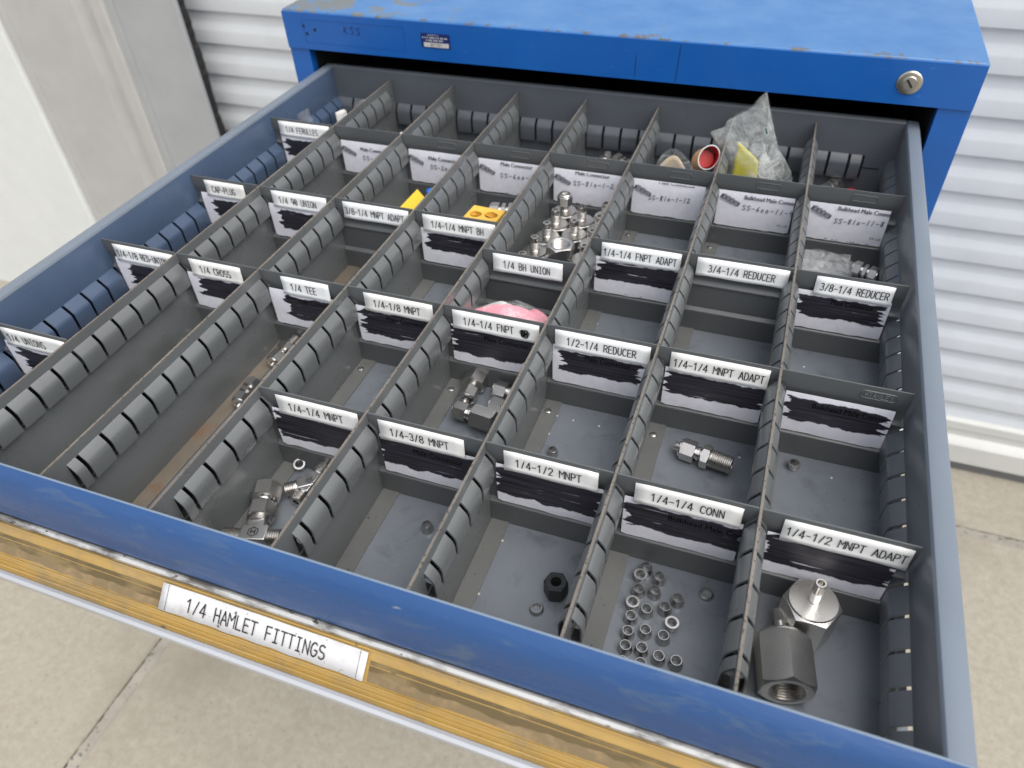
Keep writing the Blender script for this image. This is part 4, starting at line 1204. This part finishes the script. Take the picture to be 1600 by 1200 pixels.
# large tee with nuts, front compartment of the fourth column
t = thing('tee_fitting', 'large forged steel tee with two stacked hex nuts, beside the blue drawer front', 'fitting', (.2815, -.0548, 0))
run = Vector((.0280, .0085, 0)).normalized()
br = Vector((-.37, .93, 0)).normalized()
C0 = Vector((.2815, -.0560, .0095))
p = MB()
T = aim(C0 - run * .0105, run)
p.box(-.0063, .0063, -.0063, .0063, .0010, .0200, 'steelmatt', T)
Tb = aim(C0, br)
p.box(-.0060, .0060, -.0060, .0060, -.0050, .0110, 'steelmatt', Tb)
body = p.build('forged_body', t, t.location, bev=.0009, seg=3)
p = MB()
hex_emblem(p, Matrix.Translation(C0 + Vector((0, 0, .0066))) @ rz(17), .0040)
p.build('emblem', body, t.location, smooth=0)
p = MB()
p.lathe([(.0058, -.0030), (.0058, .0015)], 'steel', T, 28)
p.thread(.0062, -.0120, -.0020, 'steel', T, .0016, bore=0)
p.thread(.0062, .0195, .0290, 'steel', T, .0016)
p.build('threaded_end', t, t.location)
p = MB()
p.lathe([(.0060, .0100), (.0078, .0108), (.0080, .0132), (.0068, .0140), (.0068, .0160)], 'steel', Tb, 32)
nut(p, Tb, .0089, .0150, .0265, nose=.0016)
p.build('hex_nut', t, t.location, smooth=24)
p = MB()
p.lathe([(.0080, .0278), (.0086, .0285), (.0086, .0310), (.0080, .0316)], 'steelbright', Tb, 32)
p.hexn(.0092, .0314, .0440, 'steelmatt', Tb)
p.build('hex_cap', t, t.location, smooth=24)

# smaller tee
t = thing('tee_fitting', 'smaller steel tee with threaded ends, half hidden behind partition near the large tee', 'fitting', (.2911, -.0011, 0))
C0 = Vector((.2915, -.0020, .0075))
r1 = Vector((-.0122, -.0090, 0)).normalized()
r2 = Vector((.0010, .0160, .0)).normalized()
p = MB()
Ta, Tc, Td = aim(C0, r1), aim(C0, r2), aim(C0, -r2)
for k, q in enumerate((Ta, Tc, Td)): p.box(-.0048 + k * .0002, .0048 - k * .0002, -.0046 + k * .0002, .0046 - k * .0002, -.003, .0090, 'steelmatt', q)
body = p.build('forged_body', t, t.location, bev=.0008, seg=3)
p = MB()
hex_emblem(p, Matrix.Translation(C0 + Vector((0, 0, .0051))) @ rz(40), .0026)
p.build('emblem', body, t.location, smooth=0)
for q in (Ta, Tc, Td):
    p = MB()
    p.lathe([(.0046, .0085), (.0052, .0092), (.0052, .0108), (.0045, .0112)], 'steelbright', q, 26)
    p.thread(.0054, .0108, .0180, 'steel', q, .0013, bore=.0026)
    p.build('threaded_end', t, t.location)

# connector: compression nut, neck, hex body (optional male thread)
def connector(name, pos, d, label, bodyl=.0165, bodyf=.0080, nutf=.0068, male=0.0, plug=False, group=None, z=None, roll=0, marks=False, neck=.004):
    """pos = middle of the neck; d = direction towards the nut"""
    d = Vector(d).normalized()
    zc = z if z is not None else max(bodyf, nutf) * 1.0 + .0004
    P0 = Vector((pos[0], pos[1], zc))
    t = thing(name, label, 'fitting', (pos[0], pos[1], 0), group)
    T = aim(P0, d) @ rz(roll)
    p = MB()
    p.lathe([(.0042, -neck), (.0042, -neck * .5), (.0052, -neck * .4), (.0052, 0), (.0045, .0002), (.0045, neck * .55)], 'steelbright', T, 28)
    p.build('neck', t, t.location)
    p = MB()
    nut(p, T, nutf, neck * .45, neck * .45 + .0108)
    p.build('hex_nut', t, t.location, smooth=24)
    p = MB()
    p.hexn(bodyf, -neck * .8 - bodyl, -neck * .8, 'steelmatt', T)
    b = p.build('hex_body', t, t.location, smooth=24)
    if marks:
        q = MB(); random.seed(2)
        up_ = None; best = -9
        for k in range(6):
            A = T @ rz(60 * k); nx = (A.to_3x3() @ Vector((1, 0, 0)))
            if nx.z > best: best = nx.z; up_ = A
        for i in range(11):
            for j in range(3):
                h = -neck * .8 - .0020 - i * .00115; y0_ = -.0028 + j * .0022
                w = random.uniform(.0004, .0008)
                q.add([(bodyf + .00006, y0_, h), (bodyf + .00006, y0_ + random.uniform(.0008, .0014), h), (bodyf + .00006, y0_ + .0012, h - w), (bodyf + .00006, y0_, h - w)], [(0, 1, 2, 3)], 'steelbright', up_)
        q.build('stamping', b, t.location, smooth=0)
    if male:
        p = MB()
        e = -neck * .8 - bodyl
        p.lathe([(bodyf * .80, e + .0002), (bodyf * .72, e - .0012)], 'steel', T, 28)
        TT = T @ tm(0, 0, e - .0008) @ Matrix.Rotation(math.pi, 4, 'X')
        p.thread(bodyf * .90, 0, male, 'steel', TT, .0014, n=28, bore=bodyf * .5, taper=bodyf * .06)
        p.build('threaded_end', t, t.location)
    if plug:
        p = MB()
        e = neck * .45 + .0108
        p.lathe([(.0033, e - .002), (.0033, e + .0042), (.0030, e + .0050), (0, e + .0050)], 'steelbright', T, 24)
        p.build('tube_plug', t, t.location)
    return t
CG = 'female connectors behind the 1/4-3/8 MNPT divider'
connector('female_connector', (.3660, .1265), (.035, -.99, 0), 'steel female connector pointing towards the front, at the back beside the screw', bodyl=.0190, bodyf=.0088, roll=30)
connector('female_connector', (.3760, .0985), (-.985, .12, 0), 'steel female connector with dotted stamping on its hex, nearest the 1/4-3/8 MNPT divider', bodyl=.0195, bodyf=.0088, roll=0, marks=True)
connector('female_connector', (.3975, .1320), (-.995, .08, 0), 'steel female connector nut, farther of two half hidden by the right partition', bodyl=.0170, bodyf=.0080, roll=10)
connector('female_connector', (.4010, .1125), (-.99, .12, 0), 'steel female connector nut, nearer of two half hidden by the right partition', bodyl=.0150, bodyf=.0080, roll=0)
connector('male_connector', (.5522, .1126), (-.985, .165, 0), 'steel male connector with tube plug and taped thread, behind the CONN divider', bodyl=.0062, bodyf=.0080, nutf=.0072, male=.0155, plug=True, roll=20, neck=.0038)

# standing adapters behind BH UNION
AG = 'hex adapters packed stub up behind the BH UNION divider'
AL = 'steel hex adapter with ringed stub, packed upright among others behind BH UNION divider'
spots = [(.3650, .3600), (.3885, .3735), (.3642, .3340), (.3888, .3455), (.3610, .3060), (.3590, .2760), (.4106, .3865), (.4106, .3600), (.4106, .3325), (.4106, .3050)]
A0 = None
for x, y in spots:
    if A0 is None:
        A0 = adapter('hex_adapter', tm(0, 0, .0004) @ rz(30), AL, flat=.0124, L=.0285, stub='thread', origin=(0, 0, 0), group=AG)
        A0.location = (x, y, 0)
    else: dup(A0, (x, y, 0), rotz=R(0 if x > .405 else random.choice((0, 60, 3, -4))), label=AL, group=AG)
t = adapter('hex_adapter', tm(.3666, .3870, .0004) @ rz(30), 'steel hex adapter wearing a compression nut, farthest back behind the BH UNION divider', flat=.0124, L=.0285, stub='thread', origin=(.3666, .3870, 0), group=AG)
p = MB()
TN = tm(.3666, .3870, .0375)
nut(p, TN @ rz(8), .0068, 0, .0100, nose=.0022)
p.build('hex_nut', t, t.location, smooth=24)
p = MB()
T = tm(.3858, .3085, .0004) @ rz(30)
p.hexn(.0124, 0, .0405, 'steelmatt', T, hole=.0098, hole_depth=.020, hm='steel')
tag(p.build('hex_coupling', origin=(.3858, .3085, 0), smooth=24), 'threaded hex coupling standing open end up among the ringed adapters', 'fitting')

# scattered steel pieces seen over partition edges
def union(pos, d, label, L=.030, f=.0066, z=.0072, group=None):
    t = thing('union_fitting', label, 'fitting', (pos[0], pos[1], 0), group)
    T = aim((pos[0], pos[1], z), d)
    p = MB(); nut(p, T, f, L * .16, L * .46, nose=.0014); p.build('hex_nut', t, t.location, smooth=24)
    p = MB(); nut(p, T, f, -L * .46, -L * .16, nose=.0014, nose_end=-1); p.build('hex_nut', t, t.location, smooth=24)
    p = MB()
    p.lathe([(.0040, -L * .2), (.0040, -L * .08)], 'steelbright', T, 24); p.hexn(f * .95, -L * .07, L * .07, 'steelmatt', T); p.lathe([(.0040, L * .08), (.0040, L * .2)], 'steelbright', T, 24)
    p.build('union_body', t, t.location, smooth=24)
    return t
connector('male_connector', (.1888, .1190), (-.06, -.99, 0), 'steel connector lying against the partition under the 1/4 TEE label', bodyl=.007, bodyf=.0072, nutf=.0066, male=.0105, roll=10)
union((.1885, .0670), (.10, -.99, 0), 'steel union on the rust-stained strip in the TEE column, nearer the front', L=.028)
union((.1000, .0930), (.05, -.99, 0), 'steel union barely showing over partition edge in the CROSS column, farther one')
union((.1010, .0500), (-.1, -.99, .0), 'steel union barely showing over partition edge in the CROSS column, nearer one')
union((.0980, .5440), (.75, .55, .0), 'steel union in back compartment of the second column', L=.030, z=.0110)
union((.1900, .5320), (.85, .35, 0), 'steel union in back compartment of the third column', L=.026, z=.0110)
for i, (x, y, a) in enumerate(((.3640, .5300, 20), (.3735, .5380, 100), (.3830, .5310, 75), (.3920, .5400, 160), (.4010, .5300, 50), (.4080, .5400, 110))):
    union((x, y), (math.cos(R(a)), math.sin(R(a)), .25), 'bright steel union in the heap at the back of the fifth column', L=.022, z=.0150, f=.0060, group='heap of small unions at the back')
union((.6245, .5480), (.5, .8, .1), 'steel union beside the red cap in the back right compartment', L=.030, z=.010, f=.0080)
union((.6640, .3920), (.8, -.3, .0), 'steel union under thin plastic behind the 3/8-1/4 REDUCER divider', L=.024, z=.009)
union((.3030, .3760), (.95, .2, .0), 'steel union behind the deep yellow foam block with two hollows', L=.030, z=.026, f=.0072)
union((.0200, -.0200), (.3, .9, 0), 'steel union in the front left compartment before the UNIONS divider', L=.030, z=.012)
p = MB()
p.lathe([(0, .0150), (.0030, .0147), (.0052, .0130), (.0060, .0105), (.0060, .0012), (.0066, .0008), (.0066, 0), (0, 0)], 'redplastic', tm(.6470, .5440, .0003), 28)
tag(p.build('protective_cap', origin=(.6470, .5440, 0)), 'small round red plastic cap on the floor of the back right compartment', 'cap')

# foam and plastic blocks
p = MB()
p.extr([(.2140, .3040), (.2149, .3550), (.2308, .3398), (.2314, .3040)], 'z', .0015, .0500, 'yellowfoam')
tag(p.build('foam_block', origin=(.2225, .3300, 0), bev=.0012, seg=3), 'bright yellow foam block with slanted end, behind 3/8-1/4 MNPT ADAPT', 'foam block')
p = MB()
p.lathe([(0, .0500), (.0030, .0497), (.0056, .0482), (.0064, .0455), (.0064, .0300), (.0072, .0295), (.0072, .0280), (0, .0280)], 'blueplastic', tm(.2300, .3580, 0), 28)
p.lathe([(0, .0005), (.0050, .0005), (.0050, .0285), (0, .0285)], 'blueplastic', tm(.2300, .3580, 0), 24)
tag(p.build('plastic_plug', origin=(.2300, .3580, 0)), 'round blue plastic plug beside slanted end of the bright yellow foam block', 'plug')

p = MB()
ft = .0545
T = tm(.3050, .3175, 0) @ rz(-4)
hx = [(-.0078, -.0020, .0056, .0050), (.0074, .0010, .0062, .0052)]
p.box(-.0172, .0172, -.0135, .0135, .0100, ft, 'orangefoam', T)
fo = p.build('foam_block', origin=(.3050, .3175, 0), bev=.0010, seg=3)
tag(fo, 'deep yellow foam block with two hollows in its top, behind 1/4-1/4 MNPT BH', 'foam block')
for i, (hx0_, hy0_, ra, rb) in enumerate(hx):
    p = MB()
    n = 26
    ring, ring2, ring3 = [], [], []
    for k in range(n):
        a = 2 * math.pi * k / n
        w = 1 + .16 * math.cos(2 * a + i) + .10 * math.cos(3 * a + 2 * i)
        ring.append((hx0_ + ra * w * math.cos(a), hy0_ + rb * w * math.sin(a), ft + .00015))
        ring2.append((hx0_ + ra * .86 * w * math.cos(a), hy0_ + rb * .86 * w * math.sin(a) + .0003, ft - .0015))
        ring3.append((hx0_ + ra * .45 * w * math.cos(a), hy0_ + rb * .45 * w * math.sin(a) + .0012, ft - .0042))
    v = ring + ring2 + ring3 + [(hx0_, hy0_ + .0015, ft - .005)]
    f = []
    for k in range(n):
        j = (k + 1) % n
        f += [(k, j, n + j, n + k), (n + k, n + j, 2 * n + j, 2 * n + k), (2 * n + k, 2 * n + j, 3 * n)]
    p.add(v, f, 'foamhole', T)
    p.build('hollow', fo, fo.location, smooth=60)
# cut the block's top so the hollows are real
cut = MB()
for (hx0_, hy0_, ra, rb) in hx:
    cut.add([(hx0_ + ra * 1.02 * math.cos(2 * math.pi * k / 26), hy0_ + rb * 1.02 * math.sin(2 * math.pi * k / 26), z) for z in (ft - .006, ft + .004) for k in range(26)],
            [(k, (k + 1) % 26, 26 + (k + 1) % 26, 26 + k) for k in range(26)] + [tuple(range(26))[::-1], tuple(range(26, 52))], 'foamhole', T)
co = cut.build('foam_cut', smooth=0)
bm_ = fo.modifiers.new('hollows', 'BOOLEAN'); bm_.object = co; bm_.operation = 'DIFFERENCE'; bm_.solver = 'EXACT'
fo.modifiers.move(1, 0)
dg = bpy.context.evaluated_depsgraph_get()
me_new = bpy.data.meshes.new_from_object(fo.evaluated_get(dg))
fo.modifiers.clear(); fo.data = me_new
bpy.data.objects.remove(co)

# crumpled sheets
def crumple(name, fn, nu, nv, m, amp, freq, seed, thick=0.0, parent=None, origin=None, smooth=70, fold=0.0):
    p = MB()
    v, f = [], []
    for i in range(nu + 1):
        for j in range(nv + 1):
            q = Vector(fn(i / nu, j / nv))
            o = Vector((seed, seed * .7, seed * 1.3))
            w = mnoise.noise_vector(q * freq + o) * amp + mnoise.noise_vector(q * freq * 2.3 + o) * amp * .22
            if fold: w += Vector((0, 0, 1)) * abs(mnoise.noise(q * freq * 1.6 + o * 2)) * fold
            v.append(q + w)
    for i in range(nu):
        for j in range(nv):
            a = i * (nv + 1) + j
            f.append((a, a + 1, a + nv + 2, a + nv + 1))
    p.add(v, f, m)
    ob = p.build(name, parent, origin, smooth=smooth)
    if thick:
        s = ob.modifiers.new('thickness', 'SOLIDIFY'); s.thickness = thick
    return ob
def lerp_tab(tab, t):
    for (a, va), (b, vb) in zip(tab, tab[1:]):
        if t <= b: return va + (vb - va) * (t - a) / (b - a)
    return tab[-1][1]

# standing plastic bag in the seventh column
bag = thing('plastic_bag', 'crumpled clear plastic bag standing tall at the back, yellow sheet inside', 'bag', (.548, .485, 0))
ZL = [(.005, .519), (.050, .516), (.066, .508), (.0858, .4915), (.0945, .5075), (.0990, .507), (.1034, .5105), (.1150, .527), (.1347, .5405)]
ZR = [(.005, .590), (.030, .588), (.056, .578), (.0756, .5620), (.0950, .5550), (.1153, .5485), (.1347, .5415)]
def bagfn(sgn, dy):
    def fn(u, w):
        z = .005 + (.1347 - .005) * w
        a, b = lerp_tab(ZL, z), lerp_tab(ZR, z)
        x = a + (b - a) * u
        yy = .487 - (z - .06) * .05
        bulge = (math.sin(math.pi * min(1, max(0, u)))) ** .8 * lerp_tab([(0, .024), (.05, .022), (.09, .010), (.135, .001)], z)
        return (x, yy + sgn * bulge + dy, z)
    return fn
crumple('front_film', bagfn(-1, 0), 30, 44, 'bag', .0026, 42, 4.2, parent=bag, origin=bag.location)
crumple('back_film', bagfn(.6, .002), 26, 40, 'bagthin', .0022, 40, 9.1, parent=bag, origin=bag.location)
def ysheet(u, w): return (.5205 + .026 * u + .002 * w * (1 - u), .4815 + .004 * u, .004 + (.078 - .020 * u) * w)
crumple('yellow_insert', ysheet, 8, 14, 'yellowplastic', .0016, 90, 2.2, .0004, bag, bag.location)
def flapfn(u, w): return (.5480 + .0380 * w * (.6 + .4 * u), .462 + .010 * u, .074 - .062 * w + .026 * (u - .5) * (1 - w))
crumple('side_flap', flapfn, 14, 22, 'bag', .0020, 90, 6.3, parent=bag, origin=bag.location)
p = MB()
p.add([(.5455, .4745, .1010), (.5480, .4745, .0960), (.5492, .4742, .0967), (.5470, .4742, .1018)], [(0, 1, 2, 3)], 'green')
p.build('green_print', bag, bag.location, smooth=0)
u_ = union((.5680, .4800), (.3, .8, .1), 'dull steel union lying inside the foot of the tall plastic bag', L=.034, z=.012, f=.0085)

# rolled label strip, red inside
roll = thing('tape_roll', 'rolled buff strip with red inner face, against the sixth partition at back', 'tape', (.4930, .480, .05))
p = MB()
T = aim((.4935, .4720, .0640), (.30, -.78, .52)) @ rz(-35)
prof_o, prof_i = [], []
n = 40
v, f = [], []
for i in range(n + 1):
    a = 2 * math.pi * i / n
    ro = 1.0 + .05 * math.cos(2 * a)
    tilt_ = -.010 * (.5 - .5 * math.cos(a + 2.2)) 
    for r, h in ((.0124, -.016 + tilt_), (.0124, .0120), (.0119, .0124), (.0113, .0120), (.0113, -.016 + tilt_)):
        v.append((r * ro * math.cos(a) * .80, r * ro * math.sin(a) * 1.12, h))
for i in range(n):
    for q in range(4):
        a = i * 5 + q
        f.append((a, a + 5, a + 6, a + 1))
for idx, ff in enumerate(f):
    p.add([v[k] for k in ff], [(0, 1, 2, 3)], ('orangetape', 'whitepaper', 'whitepaper', 'redtape')[idx % 4], T)
o = p.build('rolled_strip', roll, roll.location, smooth=60)
p = MB()
p.lathe([(0, -.002), (.0086, -.002), (.0090, -.004), (.0090, -.012), (0, -.012)], 'redtape', T, 24)
p.build('red_core', roll, roll.location)

# clear bag with cream card, sixth column
bag6 = thing('plastic_bag', 'low clear bag holding a cream card with pink print, left of the rolled strip', 'bag', (.466, .47, 0))
def film6(u, w):
    return (.4440 + .043 * w, .4510 + .004 * math.sin(w * 7) - .010 * u * (1 - u), .012 + (.030 + .039 * math.sin(math.pi * (.06 + .90 * w)) ** .6) * u)
crumple('film', film6, 14, 24, 'bagthin', .0016, 60, 1.7, parent=bag6, origin=bag6.location)
def card6(u, w):
    return (.4460 + .039 * w, .4600 + .004 * math.sin(w * 5), .014 + (.026 + .032 * math.sin(math.pi * (.08 + .86 * w)) ** .8 - .012 * w) * u)
crumple('cream_card', card6, 10, 20, 'creampaper', .0014, 55, 3.9, .0005, bag6, bag6.location)

# pink slips in plastic, behind 1/4-1/4 FNPT
pk = thing('pink_slips', 'plastic packet of folded pink and white slips behind the FNPT divider', 'packet', (.377, .205, 0))
def lens(x0, x1, y0, y1, z, hw, tilt_):
    def fn(u, w):
        x = x0 + (x1 - x0) * w
        h = hw * math.sin(math.pi * (.04 + .92 * w)) ** .7
        return (x, y0 + (y1 - y0) * w + (u - .5) * 2 * h, z + .005 * math.sin(math.pi * w) + (u - .5) * tilt_ - .008 * abs(w - .45))
    return fn
crumple('pink_slip', lens(.3365, .4110, .1900, .1985, .0325, .0085, .010), 10, 26, 'pink', .0012, 60, 8.3, .0006, pk, pk.location)
crumple('pink_slip', lens(.3780, .4140, .2080, .2040, .0270, .0060, .005), 8, 16, 'pink', .0010, 60, 5.1, .0005, pk, pk.location)
crumple('white_slip', lens(.3420, .3840, .2085, .2105, .0270, .0055, .005), 8, 18, 'whitepaper', .0008, 50, 7.9, .0005, pk, pk.location)
crumple('clear_film', lens(.3370, .4160, .1990, .2010, .0285, .0150, .008), 12, 26, 'bagthin', .0016, 70, 2.9, parent=pk, origin=pk.location)
p = MB()
for x, zz in ((.3690, .0), (.3720, .0012), (.3750, -.0004)):
    p.add([(x, .2060, .0400 + zz), (x + .0022, .2058, .0401 + zz), (x + .0022, .2066, .0402 + zz), (x, .2068, .0401 + zz)], [(0, 1, 2, 3)], 'inkgrey')
p.build('print', pk, pk.location, smooth=0)

# thin bags
b8 = thing('plastic_bag', 'flat crumpled clear bag behind the 3/8-1/4 REDUCER divider', 'bag', (.632, .38, 0))
def flat8(u, w): return (.6030 + .050 * u, .3480 + .048 * w, .006 + .014 * w + .005 * math.sin(u * 5) * w)
crumple('film', flat8, 22, 18, 'bagthin', .0026, 45, 3.3, parent=b8, origin=b8.location)
def flat8b(u, w): return (.6060 + .042 * u, .3560 + .036 * w, .012 + .012 * w)
crumple('film', flat8b, 18, 14, 'bagthin', .0024, 50, 7.7, parent=b8, origin=b8.location)
b1 = thing('plastic_bag', 'thin clear bag with pointed corner in the back left compartment', 'bag', (.03, .49, 0))
def tri(x, y, w_, h): 
    def fn(u, w): return (x + (u - .5) * w_ * (1 - w * .92), y + (u - .5) * .02, .01 + h * w)
    return fn
crumple('film', tri(.0140, .4620, .028, .058), 10, 14, 'bagthin', .0014, 60, 1.1, parent=b1, origin=b1.location)
crumple('film', tri(.0620, .5120, .050, .054), 12, 14, 'bagthin', .0020, 60, 6.6, parent=b1, origin=b1.location)
def slip1(u, w): return (.034 + .030 * u, .500 + .012 * math.sin(u * 7), .012 + .040 * w)
crumple('white_slip', slip1, 10, 8, 'whitepaper', .0015, 60, 4.4, .0004, b1, b1.location)
